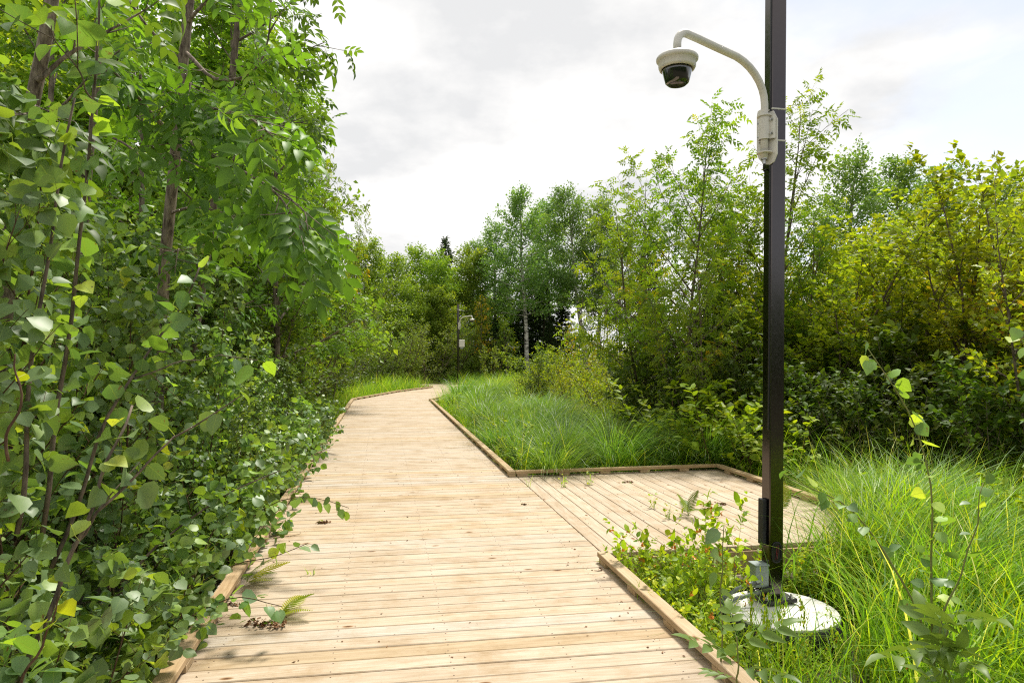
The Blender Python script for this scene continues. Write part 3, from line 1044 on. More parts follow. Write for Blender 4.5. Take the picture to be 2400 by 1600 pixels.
# ------------------------------------------------------------------ camera poles
def build_pole(name, loc, rz, u_world, label, pole_h, near=True, tilt=(0, 0)):
    root = empty(name, loc, rz, label, "camera pole", "black camera poles beside the boardwalk", tilt=tilt)
    u = rotz(-rz) @ np.array([u_world[0], u_world[1], 0.0]); u /= np.linalg.norm(u)
    v = np.array([-u[1], u[0], 0])          # to the left of the arm seen along it
    zz = np.array([0, 0, 1.0])
    z0 = -loc[2]                            # height of deck level in the pole's own frame
    a = 0.056
    m = MB()
    m.box((0, 0, pole_h / 2), (2 * a, 2 * a, pole_h), None, 0.5, bev=0.007)
    m.build("pole", M['black'], root)
    B = np.stack([v, u, zz], 1)             # local frame: x across, y along the arm, z up
    if near:
        m = MB(); m.box((-a - 0.004, -a + 0.016, pole_h / 2 + 0.6), (0.010, 0.016, pole_h - 1.3), None, 0.5, bev=0.003)
        m.build("cable_channel", M['cable'], root)
    # base plate and its bolts
    m = MB(); m.box((0, 0, 0.02), (0.25, 0.25, 0.03), rotz(math.radians(6)), 0.5, bev=0.004)
    bp = m.build("base_plate", M['blackpaint'], root)
    for sx in (-1, 1):
        for sy in (-1, 1):
            m = MB()
            m.lathe([(0.024, 0), (0.024, 0.004), (0.016, 0.0045), (0.016, 0.018), (0.008, 0.019), (0.008, 0.032), (0, 0.033)], seg=6 if near else 6)
            b = m.build("bolt", M['steel'], bp)
            b.location = (sx * 0.095, sy * 0.095, 0.036)
    # gooseneck arm
    t = 0.118
    pts = [(0, 3.03), (0, 3.25), (0, 3.42)]
    for k in range(1, 9):
        an = math.pi / 2 * k / 8
        pts.append((0.38 - 0.38 * math.cos(an), 3.42 + 0.285 * math.sin(an)))
    pts += [(0.52, 3.715), (0.68, 3.728), (0.80, 3.735)]
    for k in range(1, 6):
        an = math.pi / 2 * k / 5
        pts.append((0.80 + 0.085 * math.sin(an), 3.65 + 0.085 * math.cos(an)))
    pts.append((0.885, 3.60))
    m = MB()
    m.tube([u * (t + r) + zz * (z + z0) for r, z in pts], 0.0265, 16)
    m.build("gooseneck_arm", M['cream'], root, True)
    # dome camera hanging from the arm
    c = u * (t + 0.885) + zz * (3.37 + z0)
    m = MB()
    m.lathe([(0.101, 0.112), (0.101, 0.104), (0.113, 0.104), (0.121, 0.12), (0.123, 0.155), (0.128, 0.157), (0.136, 0.165), (0.137, 0.178), (0.131, 0.187), (0.118, 0.196), (0.06, 0.212), (0.04, 0.22), (0.033, 0.236), (0.0265, 0.237)], c, None, 40)
    hs = m.build("dome_camera", M['cream'], root, True)
    m = MB()
    m.lathe([(0.0, 0.0), (0.04, 0.001), (0.062, 0.006), (0.075, 0.016), (0.083, 0.035), (0.095, 0.085), (0.101, 0.110)], c, None, 40)
    m.build("dome_cover", M['smoke'], hs, True)
    m = MB(); m.lathe([(0.03, -0.0025), (0.048, -0.001), (0.057, 0.003), (0.06, 0.0035)], c, None, 28)
    m.build("lens_ring", M['lens'], hs, True)
    if near:
        for k in range(6):
            an = k * math.pi / 3 + 0.3
            q = MB(); q.lathe([(0.004, 0), (0.004, 0.003), (0, 0.003)], c + np.array([0.116 * math.cos(an), 0.116 * math.sin(an), 0.107]), None, 8)
            q.build("screw", M['steel'], hs)
    # bracket strapped to the pole
    po = [(-0.085, 3.05), (-0.06, 3.0), (-0.02, 2.985), (0.03, 3.0), (0.075, 3.05), (0.092, 3.1), (0.094, 3.37), (0.085, 3.405), (0.06, 3.41), (0.02, 3.37), (-0.05, 3.37), (-0.085, 3.30)]
    po = [(-x, z) for x, z in po][::-1]
    m = MB()
    m.prism([(x, z + z0) for x, z in po], 0.008, u * 0.082, B)
    br = m.build("mounting_bracket", M['cream'], root)
    m = MB()
    prof = [u * t + (v * math.cos(k) + u * math.sin(k)) * 0.041 for k in np.linspace(-0.25, math.pi + 0.25, 14)]
    prof = [u * 0.09 + v * 0.075] + [u * (t - 0.012) + v * 0.062] + prof + [u * (t - 0.012) - v * 0.062, u * 0.09 - v * 0.075]
    zz0, zz1 = 3.165 + z0, 3.335 + z0
    P = np.array(prof)
    k = len(P)
    vv = np.concatenate([P + zz * zz0, P + zz * zz1])
    m.add(vv, [np.array([[i, i + 1, k + i + 1, k + i] for i in range(k - 1)])])
    m.build("clamp_sleeve", M['cream'], br)
    for zc in (3.335, 3.07):
        m = MB()
        m.lathe([(0.0275, -0.004), (0.056, -0.004), (0.056, 0.004), (0.0275, 0.004)], u * (t - 0.004) + zz * (zc + z0), None, 24)
        m.build("clamp_ring", M['cream'], br)
    m = MB(); m.lathe([(0.0, -0.04), (0.012, -0.04), (0.012, -0.01), (0.024, -0.008), (0.0255, 0.012)], u * t + zz * (3.03 + z0), None, 16)
    m.build("cable_gland", M['steel'], br)
    m = MB(); m.tube([u * t + zz * (2.995 + z0), u * (t - 0.01) - v * 0.015 + zz * (2.965 + z0), u * 0.08 - v * 0.03 + zz * (2.95 + z0), u * 0.05 - v * 0.04 + zz * (2.97 + z0)], 0.006, 8)
    m.build("camera_cable", M['cable'], br, True)
    for sx in (-1, 1):
        for zc in (3.30, 3.20):
            m = MB()
            m.tube([u * 0.086 + v * sx * 0.058 + zz * (zc + z0), u * 0.125 + v * sx * 0.058 + zz * (zc + z0)], 0.005, 6)
            m.tube([u * 0.108 + v * sx * 0.058 + zz * (zc + z0), u * 0.117 + v * sx * 0.058 + zz * (zc + z0)], 0.010, 6)
            m.build("bolt", M['steel'], br)
    for zc in (3.395, 3.165):
        m = MB(); m.box((0, 0, zc + z0), (2 * a + 0.006, 2 * a + 0.006, 0.016), None, 0.5, bev=0.005)
        m.build("steel_band", M['cream'], root)
    return root


POLE_BASE = (1.915, 5.03, -0.195)
np_root = build_pole("camera_pole", POLE_BASE, math.radians(10), (-0.85, -0.53),
                     "tall square black pole with dome camera beside the platform", 4.6, True, tilt=(0, math.radians(0.4)))
# things only the near pole has
def near_pole_extras(root):
    a = 0.056
    m = MB()
    ring = []
    for k in range(28):
        an = 2 * math.pi * k / 28
        ring.append((0.037 * math.copysign(abs(math.cos(an)) ** 0.75, math.cos(an)), 0.072 * math.copysign(abs(math.sin(an)) ** 0.75, math.sin(an))))
    cz = 0.36
    m.tube([(x, -a - 0.004, cz + z) for x, z in ring + ring[:1]], 0.006, 8, cap=False)
    hh = m.build("hand_hole_rim", M['blackpaint'], root, True)
    m = MB(); m.prism([(x * 0.97, z * 0.97) for x, z in ring], 0.003, (0, -a - 0.0016, cz))
    m.build("hand_hole_shade_plate", M['cable'], hh)  # flat black plate stands in for the shade inside the hole
    for dx in (-0.004, 0.007):
        m = MB(); m.tube([(dx - 0.006, -a - 0.006, cz - 0.055), (dx, -a - 0.009, cz), (dx + 0.004, -a - 0.006, cz + 0.05)], 0.0016, 6)
        m.build("wire", M['redwire'], hh, True)
    m = MB(); m.box((-a - 0.016, 0.015, 0.57), (0.031, 0.07, 0.335), None, 0.5, bev=0.004)
    m.build("side_panel", M['tape'], root)
    m = MB(); m.box((-a - 0.054, -0.005, 0.185), (0.105, 0.10, 0.155), None, 0.5, bev=0.003)
    jb = m.build("junction_box", M['greybox'], root)
    m = MB(); m.box((-a - 0.054, -0.006, 0.268), (0.113, 0.11, 0.012), None, 0.5, bev=0.003)
    m.build("lid", M['greybox'], jb)
    g = (-a - 0.085, -0.06, 0.155)
    m = MB(); m.tube([g, (g[0] - 0.02, g[1] - 0.006, g[2]), (g[0] - 0.035, g[1] - 0.01, g[2])], [0.02, 0.021, 0.019], 6)
    m.build("conduit_fitting", M['steel'], jb)
    m = MB(); m.tube([(g[0] - 0.03, g[1] - 0.01, g[2]), (g[0] - 0.09, g[1] - 0.02, g[2] - 0.006), (g[0] - 0.18, g[1] - 0.02, g[2] - 0.035), (g[0] - 0.27, g[1], g[2] - 0.10), (g[0] - 0.34, g[1] + 0.02, g[2] - 0.25)], 0.0135, 10)
    m.build("conduit", M['conduit'], root, True)
    m = MB(); m.tube([(-0.12, -0.065, 0.085), (-0.2, -0.075, 0.073), (-0.32, -0.08, 0.05), (-0.42, -0.08, 0.0), (-0.5, -0.07, -0.13)], 0.016, 10)
    m.build("conduit", M['conduit'], root, True)
    m = MB(); m.tube([(-0.03, -0.062, 0.10), (-0.08, -0.064, 0.093), (-0.135, -0.067, 0.083)], [0.021, 0.023, 0.019], 10)
    m.build("conduit_tape", M['tape'], root, True)


near_pole_extras(np_root)


def build_footing():
    m = MB()
    m.lathe([(0.385, -0.3), (0.387, -0.004), (0.38, 0.0), (0.0, 0.002)], seg=56)
    r = empty("pole_footing", (1.915, 4.87, -0.205), 0, "round pale concrete pad at the foot of the near black pole", "concrete pad")
    m.build("concrete_top", M['concrete'], r)
    m = MB(); m.lathe([(0.396, -0.32), (0.396, -0.02), (0.389, -0.018)], seg=56)
    m.build("form_sleeve", M['sleeve'], r, True)


build_footing()
FAR_POLE = (at(1074, 37.7), 37.7, -0.3)
fp_root = build_pole("camera_pole", FAR_POLE, math.radians(20), (0.80, -0.60),
                     "far black pole with a white cabinet and dome camera, past the bend", 4.7, False)
m = MB(); m.box((0.17, -0.10, 2.55), (0.30, 0.18, 0.40), None, 0.5, bev=0.01)
cb = m.build("equipment_cabinet", M['cream'], fp_root)
m = MB(); m.box((0.17, -0.10, 2.30), (0.16, 0.10, 0.10), None, 0.5, bev=0.01)
m.build("cable_box", M['greybox'], cb)
m = MB(); m.tube([(-0.1, -0.07, 4.42), (0.0, -0.08, 4.40), (0.32, -0.10, 4.32)], 0.022, 8)
m.build("cross_bracket", M['steel'], fp_root, True)
m = MB(); m.box((0, 0, 0.35), (0.15, 0.15, 0.5), None, 0.5, bev=0.01)
m.build("base_cover", M['blackpaint'], fp_root)

# ------------------------------------------------------------------ plant kinds
def make_protos():
    # aspen saplings: slender stems, round leaves on long stalks
    for i, key in enumerate(("aspen_a", "aspen_b", "aspen_c")):
        rng, wood, LP, LD = grow(100 + i, 3.4, 0.016, stems=1, cb=0.10, nprim=26, plen=lambda t: 0.95 - 0.55 * t, elev=lambda t: 38 + 22 * t, up=0.35,
                                 nsec=4, slen=0.38, gap=0.042, wob=0.06, topgap=0.03)
        mb = dress(rng, LP, LD, T_ASPEN, 0.084, petiole=0.045, down=0.35, nrm=0.75, sizevar=0.36)
        proto(key, "aspen_sapling", wood, "stem", M['twig'], mb, "foliage", M['aspen'], 3.4, True)
    for i, key in enumerate(("aspen_low_a", "aspen_low_b")):
        rng, wood, LP, LD = grow(120 + i, 1.5, 0.010, stems=3, spread=0.55, cb=0.05, nprim=13, plen=lambda t: 0.55 - 0.3 * t, elev=lambda t: 30 + 25 * t, up=0.3,
                                 nsec=3, slen=0.4, gap=0.036, wob=0.08, topgap=0.03)
        mb = dress(rng, LP, LD, T_ASPEN, 0.072, petiole=0.03, down=0.3, nrm=0.75, sizevar=0.38)
        proto(key, "aspen_sapling", wood, "stem", M['twig'], mb, "foliage", M['aspen'], 1.5, True)
    # a farther sapling with simpler leaves
    rng, wood, LP, LD = grow(130, 3.2, 0.016, stems=2, spread=0.3, cb=0.06, nprim=26, plen=lambda t: 0.9 - 0.5 * t, elev=lambda t: 38 + 22 * t, up=0.35,
                             nsec=5, slen=0.4, gap=0.038, wob=0.06, topgap=0.03)
    mb = dress(rng, LP, LD, T_ROUND, 0.086, petiole=0.035, down=0.3, nrm=0.75, sizevar=0.35)
    proto("aspen_mid", "aspen_sapling", wood, "stem", M['twig'], mb, "foliage", M['aspen'], 3.2)
    # ash trees: dark stout twigs and hanging pinnate leaves
    for i, key in enumerate(("ash_a", "ash_b")):
        rng, wood, LP, LD = grow(140 + i, 8.0, 0.075, cb=0.22, nprim=26, plen=lambda t: 2.1 - 1.1 * t, elev=lambda t: 22 + 34 * t, up=0.10,
                                 nsec=6, slen=0.42, gap=0.11, wob=0.05, topgap=0.1)
        mb = dress(rng, LP, LD, T_ASHLEAF, 0.27, down=0.25, nrm=0.45, sizevar=0.2, curl=(0.7, 1.7))
        proto(key, "ash_tree", wood, "trunk", M['bark'], mb, "crown", M['ash'], 8.0, True)
    # young yellowing ashes with open crowns
    for i, key in enumerate(("ash_open_a", "ash_open_b", "ash_open_c")):
        rng, wood, LP, LD = grow(150 + i, 6.4, 0.045, stems=(1, 3, 2)[i], spread=(0, 0.42, 0.25)[i], cb=0.2, nprim=(30, 20, 24)[i], plen=lambda t: 2.2 - 1.2 * t, elev=lambda t: 36 + 22 * t, up=0.14,
                                 nsec=7, slen=0.40, gap=0.115, wob=0.05, topgap=0.14)
        mb = dress(rng, LP, LD, T_ASHFAR, 0.23, down=0.3, nrm=0.45, sizevar=0.22, curl=(0.7, 1.6), rndpow=1.2)
        proto(key, "ash_tree", wood, "trunk", M['darkbark'], mb, "crown", M['ashyellow'], 6.4)
    # alders: many stems, dense small leaves
    for i, key in enumerate(("alder_a", "alder_b", "alder_c")):
        rng, wood, LP, LD = grow(160 + i, 4.6, 0.028, stems=5, spread=0.32, cb=0.12, nprim=24, plen=lambda t: 1.3 - 0.75 * t, elev=lambda t: 26 + 25 * t, up=0.14,
                                 nsec=7, slen=0.42, gap=0.034, wob=0.09, topgap=0.05)
        mb = dress(rng, LP, LD, T_SMALL, 0.080, down=0.1, nrm=0.5, scat=0.02)
        proto(key, "alder_shrub", wood, "stem", M['darkbark'], mb, "foliage", M['alder'], 4.6)
    # hazel-like shrubs with larger dark leaves held flat
    for i, key in enumerate(("hazel_a", "hazel_b")):
        rng, wood, LP, LD = grow(170 + i, 2.2, 0.012, stems=7, spread=0.5, cb=0.12, nprim=12, plen=lambda t: 0.62 - 0.3 * t, elev=lambda t: 25 + 30 * t, up=0.12,
                                 nsec=4, slen=0.42, gap=0.036, wob=0.09, topgap=0.03)
        mb = dress(rng, LP, LD, T_OVATE, 0.082, down=0.12, nrm=0.32, sizevar=0.25)
        proto(key, "hazel_shrub", wood, "stem", M['darkbark'], mb, "foliage", M['darkleaf'], 2.2, True)
    # low leafy plants
    rng, wood, LP, LD = grow(180, 0.95, 0.006, stems=6, spread=0.4, cb=0.12, nprim=8, plen=lambda t: 0.26 - 0.12 * t, elev=lambda t: 30 + 25 * t, up=0.2,
                             nsec=2, slen=0.4, gap=0.03, wob=0.08, topgap=0.02)
    mb = dress(rng, LP, LD, T_OVATE, 0.062, down=0.1, nrm=0.35, sizevar=0.25)
    proto("leafy", "leafy_shrub", wood, "stem", M['twig'], mb, "foliage", M['jewel'], 0.95, True)
    # small-leaved bright round shrubs
    for i, key in enumerate(("bright_a", "bright_b")):
        rng, wood, LP, LD = grow(190 + i, 2.6, 0.018, stems=9, spread=0.75, cb=0.08, nprim=14, plen=lambda t: 0.8 - 0.35 * t, elev=lambda t: 28 + 30 * t, up=0.16,
                                 nsec=6, slen=0.45, gap=0.034, wob=0.10)
        mb = dress(rng, LP, LD, T_SMALL, 0.058, down=0.0, nrm=0.6, scat=0.03)
        proto(key, "round_shrub", wood, "stem", M['darkbark'], mb, "foliage", M['brightshrub'], 2.6)
    # grey-green willows, broad and round, seen from far away
    for i, key in enumerate(("willow_a", "willow_b")):
        rng, wood, LP, LD = grow(200 + i, 4.4, 0.03, stems=11, spread=0.8, cb=0.02, nprim=19, plen=lambda t: 1.2 - 0.6 * t, elev=lambda t: 12 + 48 * t, up=0.16,
                                 nsec=6, slen=0.45, gap=0.045, wob=0.10, twigs=False)
        mb = dress(rng, LP, LD, T_SMALL, 0.085, down=0.0, nrm=0.7, scat=0.06)
        proto(key, "willow_shrub", wood, "stem", M['darkbark'], mb, "foliage", M['willow'], 4.4)
    # tall aspens with pale trunks
    for i, key in enumerate(("tall_aspen_a", "tall_aspen_b", "tall_aspen_c")):
        rng, wood, LP, LD = grow(210 + i, 13.0, 0.17, cb=(0.36, 0.42, 0.30)[i], nprim=46, plen=lambda t: 3.5 * (1 - 0.70 * t ** 1.5) * (0.55 + 0.45 * min(1, t * 4)), elev=lambda t: 4 + 48 * t, up=0.08,
                                 nsec=12, slen=0.45, gap=0.030, wob=0.035, twigs=False, topgap=0.03)
        mb = dress(rng, LP, LD, T_ROUND, 0.125, down=0.2, nrm=0.8, scat=0.16)
        proto(key, "aspen_tree", wood, "trunk", M['whitebark'], mb, "crown", M['aspenfar'], 13.0)
    # broad-leaved trees of the far edge
    for i, key in enumerate(("broad_a", "broad_b")):
        rng, wood, LP, LD = grow(220 + i, 9.5, 0.11, cb=0.10, nprim=60, plen=lambda t: 3.6 * (1 - 0.62 * t ** 1.4), elev=lambda t: 4 + 40 * t, up=0.10,
                                 nsec=12, slen=0.45, gap=0.030, wob=0.04, twigs=False, topgap=0.04)
        mb = dress(rng, LP, LD, T_SMALL, 0.15, down=0.2, nrm=0.6, scat=0.14)
        proto(key, "broadleaf_tree", wood, "trunk", M['darkbark'], mb, "crown", M['broadleaf'], 9.5)
    # spruces
    for i, key in enumerate(("spruce_a", "spruce_b")):
        rng, wood, LP, LD = grow(230 + i, 10.0, 0.12, cb=0.04, nprim=90, plen=lambda t: 1.75 * (1 - t) ** 0.85 + 0.12, elev=lambda t: -14 + 40 * t, up=0.10,
                                 nsec=11, slen=0.36, gap=0.034, wob=0.015, twigs=False, topgap=0.03)
        mb = dress(rng, LP, LD, T_NARROW, 0.30, down=0.25, nrm=0.5, scat=0.03, jit=0.5)
        proto(key, "spruce_tree", wood, "trunk", M['darkbark'], mb, "crown", M['spruce'], 10.0)
    # thin bare poles with a few twigs
    rng, wood, LP, LD = grow(240, 7.0, 0.05, cb=0.3, nprim=22, plen=lambda t: 0.9 - 0.6 * t, elev=lambda t: 10 + 30 * t, up=0.05, nsec=3, slen=0.5, gap=0.3, wob=0.05)
    mb = dress(rng, LP, LD, T_SMALL, 0.12, scat=0.05)
    proto("bare", "bare_tree", wood, "trunk", M['darkbark'], mb, "foliage", M['willow'], 7.0)
    # a small yellowing tree
    rng, wood, LP, LD = grow(250, 4.5, 0.05, cb=0.35, nprim=20, plen=lambda t: 1.2 - 0.6 * t, elev=lambda t: 25 + 25 * t, up=0.05, nsec=5, slen=0.45, gap=0.07, wob=0.06)
    mb = dress(rng, LP, LD, T_SMALL, 0.14, scat=0.08, nrm=0.5)
    proto("yellow_small", "yellow_tree", wood, "trunk", M['darkbark'], mb, "crown", M['yellowleaf'], 4.5)
    # upright shoots of a young willow
    rng, wood, LP, LD = grow(260, 2.4, 0.012, stems=12, spread=0.35, cb=0.15, nprim=5, plen=lambda t: 0.4, elev=lambda t: 60, up=0.3, nsec=1, slen=0.3, gap=0.045, wob=0.05, topgap=0.03)
    mb = dress(rng, LP, LD, T_SMALL, 0.11, scat=0.03, down=-0.3, nrm=0.6)
    proto("shoots", "willow_shrub", wood, "stem", M['twig'], mb, "foliage", M['willow'], 2.4)


make_protos()

# ------------------------------------------------------------------ trees and shrubs traced by place, distance and height
ASPENS = "aspen saplings crowding the left edge of the boardwalk"
ALDERS = "alders of the thicket on the right"


def spot(key, px, Z, top, label, cat, group=None, **k):
    """a plant at a photograph column and distance whose top reaches a photograph row"""
    return plant(key, at(px, Z), Z, label, cat, hz(top, Z) - GROUND, group, **k)


def explicit(name, label, cat, trunk, r0, r1, limbs, wood_name, wmat, leaf_name, tpl, size, lmat, seed, gap=0.09, shoot=0.3, per_m=5.0, start=0.3, down=0.3,
             nrm=0.5, petiole=0.0, group=None, out=0.6, sizevar=0.22, smooth=True, trunk_leaves=0.0, jit=0.6, tint=0.0):
    """a plant whose stem and limbs follow points (column, row, distance) of the photograph"""
    rng = np.random.default_rng(seed)
    W3 = lambda q: np.array([at(q[0], q[2]), q[2], hz(q[1], q[2])])

    def smooth_path(pts, n):
        P = np.array([W3(q) for q in pts])
        t = np.concatenate([[0], np.cumsum(np.linalg.norm(np.diff(P, axis=0), axis=1))]); t /= t[-1]
        x = np.linspace(0, 1, n)
        out_ = np.stack([np.interp(x, t, P[:, k]) for k in range(3)], 1)
        out_[1:-1] += rng.normal(0, 0.018, (n - 2, 3))
        for _ in range(2):
            out_[1:-1] = (out_[:-2] + 2 * out_[1:-1] + out_[2:]) / 4
        return out_
    tr = smooth_path(trunk, 14)
    base = tr[0].copy()
    e = empty(name, tuple(base), 0, label, cat, group)
    wood = [(tr - base, np.linspace(r0, r1, 14), 9)]
    LP, LD = [], []
    if trunk_leaves:
        L_ = np.linalg.norm(np.diff(tr, axis=0), axis=1).sum()
        m = int(L_ * (1 - start) / trunk_leaves)
        q, qd = resample(tr - base, start + (1 - start) * (np.arange(m) + 0.5) / m)
        LP.append(q); LD.append(qd)
    for (pts, ra, rb) in limbs:
        p = smooth_path(pts, 12) - base
        wood.append((p, np.linspace(ra, rb, 12), 6))
        L_ = np.linalg.norm(np.diff(p, axis=0), axis=1).sum()
        m = max(2, int(L_ * per_m))
        for j in range(m):
            t = 0.15 + 0.85 * (j + rng.uniform(0, 1)) / m
            q, qd = resample(p, [t]); q, qd = q[0], qd[0]
            sv = unit(np.cross(qd, [0, 0, 1]) * (1 if j % 2 else -1) + rng.normal(0, 0.35, 3))
            sc = curve_path(rng, q, unit(qd * 0.8 + sv * 0.8), shoot * rng.uniform(0.5, 1.3), 4, up=0.1, wob=0.12)
            wood.append((sc, np.linspace(min(0.006, rb * 1.2), 0.0018, 4), 4))
            k = max(2, int(shoot / gap))
            q2, d2 = resample(sc, (np.arange(k) + 1) / k)
            LP.append(q2); LD.append(d2)
        q, qd = resample(p, np.linspace(0.55, 1, max(3, int(L_ * 0.45 / gap))))
        LP.append(q); LD.append(qd)
    wood_mb(wood).build(wood_name, wmat, e, True)
    LP, LD = np.concatenate(LP), np.concatenate(LD)
    mb = dress(rng, LP, LD, tpl, size, down=down, nrm=nrm, petiole=petiole, out=out, sizevar=sizevar, clump=False, jit=jit)
    mb.r = [np.clip(r + tint, 0, 1) if len(r) else r for r in mb.r]
    mb.build(leaf_name, lmat, e, smooth)
    return e


def plant_left():
    # big ashes with visible trunks
    explicit("ash_tree", "ash tree with a lit brown trunk and long drooping limbs over the boardwalk", "tree",
             [(362, 1120, 6.6), (372, 900, 6.6), (392, 620, 6.5), (408, 400, 6.5), (425, 200, 6.4), (446, 0, 6.4), (470, -260, 6.4)], 0.060, 0.042,
             [([(405, 300, 6.5), (470, 350, 6.2), (560, 400, 5.7), (640, 440, 5.2), (690, 505, 4.9), (712, 548, 4.8)], 0.022, 0.006),
              ([(432, 120, 6.4), (490, 185, 6.1), (560, 195, 6.0), (610, 150, 5.9), (632, 80, 5.9), (636, 0, 5.9)], 0.02, 0.005),
              ([(640, 440, 5.2), (690, 470, 5.0), (715, 500, 4.9), (722, 540, 4.8)], 0.010, 0.004),
              ([(412, 330, 6.4), (425, 300, 5.9), (400, 360, 5.5)], 0.010, 0.004),
              ([(394, 600, 6.5), (420, 575, 6.0), (410, 640, 5.7)], 0.010, 0.004),
              ([(425, 200, 6.4), (450, 190, 6.0), (430, 260, 5.6)], 0.010, 0.004),
              ([(412, 330, 6.4), (330, 230, 5.8), (255, 160, 5.3), (200, 60, 5.0)], 0.022, 0.008),
              ([(437, 60, 6.4), (500, -30, 6.2), (570, -80, 6.0)], 0.02, 0.006),
              ([(420, 240, 6.4), (500, 260, 5.8), (580, 270, 5.3), (640, 320, 5.0)], 0.016, 0.005),
              ([(400, 500, 6.5), (470, 480, 6.2), (540, 500, 6.0), (600, 545, 5.9)], 0.014, 0.005),
              ([(430, 150, 6.4), (340, 60, 6.2), (280, -30, 6.0)], 0.02, 0.006)],
             "trunk", M['bark'], "crown", T_ASHLEAF, 0.31, M['ash'], 301, gap=0.11, shoot=0.32, per_m=6.5, down=0.5)
    explicit("ash_tree", "ash tree with a thick trunk bending right, at the far left edge", "tree",
             [(-30, 1050, 4.6), (5, 760, 4.5), (20, 540, 4.4), (45, 350, 4.3), (85, 190, 4.2), (115, 40, 4.2), (150, -160, 4.2)], 0.052, 0.036,
             [([(85, 190, 4.2), (150, 130, 4.3), (240, 90, 4.4), (330, 30, 4.5)], 0.018, 0.006),
              ([(45, 330, 4.3), (-10, 250, 4.0), (-60, 180, 3.8)], 0.016, 0.006),
              ([(60, 290, 4.3), (90, 240, 3.9), (60, 260, 3.5), (20, 270, 3.3)], 0.012, 0.004),
              ([(25, 520, 4.4), (60, 470, 4.1), (120, 450, 3.9)], 0.012, 0.004)],
             "trunk", M['bark'], "crown", T_ASHLEAF, 0.33, M['ash'], 302, gap=0.10, shoot=0.28, per_m=5.5, down=0.45)
    explicit("ash_tree", "slim ash with a dark trunk between the two thicker ash trunks", "tree",
             [(170, 1000, 7.4), (200, 600, 7.4), (222, 200, 7.4), (238, 0, 7.4), (250, -200, 7.4)], 0.045, 0.03,
             [([(215, 300, 7.4), (290, 330, 7.1), (380, 400, 6.9), (450, 470, 6.8)], 0.016, 0.005),
              ([(222, 200, 7.4), (300, 130, 7.3), (370, 90, 7.3)], 0.016, 0.005),
              ([(212, 420, 7.4), (130, 380, 7.2), (60, 380, 7.0)], 0.014, 0.005)],
             "trunk", M['darkbark'], "crown", T_ASHLEAF, 0.27, M['ash'], 303, gap=0.11, shoot=0.35, per_m=5.5, down=0.4)
    explicit("ash_tree", "thin leaning ash stem behind the drooping limbs, dark bark", "tree",
             [(430, 1000, 8.6), (470, 680, 8.6), (500, 480, 8.6), (530, 330, 8.6), (548, 150, 8.6), (570, -100, 8.6)], 0.055, 0.035,
             [([(520, 400, 8.6), (600, 330, 8.4), (680, 280, 8.3), (720, 290, 8.3)], 0.016, 0.005),
              ([(540, 250, 8.6), (620, 180, 8.5), (700, 130, 8.4), (760, 100, 8.4)], 0.018, 0.005),
              ([(550, 100, 8.6), (640, 40, 8.5), (710, -20, 8.5)], 0.018, 0.005),
              ([(505, 470, 8.6), (580, 470, 8.4), (650, 500, 8.3)], 0.014, 0.005),
              ([(535, 300, 8.6), (460, 260, 8.5), (400, 250, 8.4)], 0.014, 0.005)],
             "trunk", M['darkbark'], "crown", T_ASHLEAF, 0.27, M['ash'], 304, gap=0.10, shoot=0.4, per_m=6.5, down=0.4)
    spot("ash_a", 640, 11.5, 30, "tall full ash behind the leaning stem, its outer leaves against the sky", "tree", rz=1.1)
    spot("ash_b", 545, 13.0, -120, "tall dense ash deep in the left wood, behind the lit trunk", "tree", rz=2.3)
    spot("ash_a", 330, 10.0, -160, "dense ash behind the slim dark trunk, crown out of sight", "tree", rz=4.0)
    spot("ash_b", 60, 8.5, -260, "shaded ash behind the leftmost thick trunk", "tree", rz=0.4)
    spot("ash_a", 690, 15.0, 190, "ash with a rounded crown standing over the left thicket edge", "tree", rz=5.0)
    spot("ash_open_c", 715, 18.0, 335, "yellowing ash with a thin top against the white sky, left of the gap", "tree", rz=0.6, sxy=0.62)
    spot("ash_open_b", 765, 21.0, 345, "yellowing ash next beyond the thin-topped one, left of the gap", "tree", rz=2.0, sxy=0.55)
    spot("ash_open_a", 670, 13.5, 590, "low bright young ash behind the last aspen saplings", "tree", rz=3.0, sxy=0.7)
    spot("ash_open_a", 735, 17.0, 580, "low bright young ash above the dark rounded shrubs", "tree", rz=4.4, sxy=0.7)
    W_ = [(-60, 12, 60), (180, 13, -60), (420, 15, -40), (560, 18, 40), (620, 20, 160), (250, 18, 0), (50, 16, 0), (480, 21, 60)]
    for px, Z, top in W_:
        spot("broad_a" if px % 40 else "broad_b", px, Z, top, "broad-leaved tree in the shade behind the left thicket", "tree", "shaded trees behind the left thicket")
    for px, Z, top, lab in ((690, 19.5, 690, "dark rounded shrub at the left thicket end, nearest the boardwalk"), (745, 25, 640, "tall dark rounded shrub under the yellowing ashes"),
                            (810, 29, 690, "dark rounded shrub beside the left boardwalk bend"), (655, 15.5, 690, "dark shrub behind the last aspen saplings"),
                            (860, 34, 740, "dark low shrub right of the others at the left bend"), (690, 23, 590, "dark tall shrub behind the rounded ones")):
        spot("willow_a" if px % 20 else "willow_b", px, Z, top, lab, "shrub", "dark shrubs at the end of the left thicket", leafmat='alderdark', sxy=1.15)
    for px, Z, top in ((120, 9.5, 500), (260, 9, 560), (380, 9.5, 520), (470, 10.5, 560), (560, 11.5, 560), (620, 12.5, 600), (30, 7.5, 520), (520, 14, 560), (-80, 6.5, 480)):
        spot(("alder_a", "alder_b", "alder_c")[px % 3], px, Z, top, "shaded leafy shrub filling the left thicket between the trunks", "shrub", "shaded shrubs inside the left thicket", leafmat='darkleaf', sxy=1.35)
    # the saplings: three rows from the rail inwards
    rng = random.Random(7)
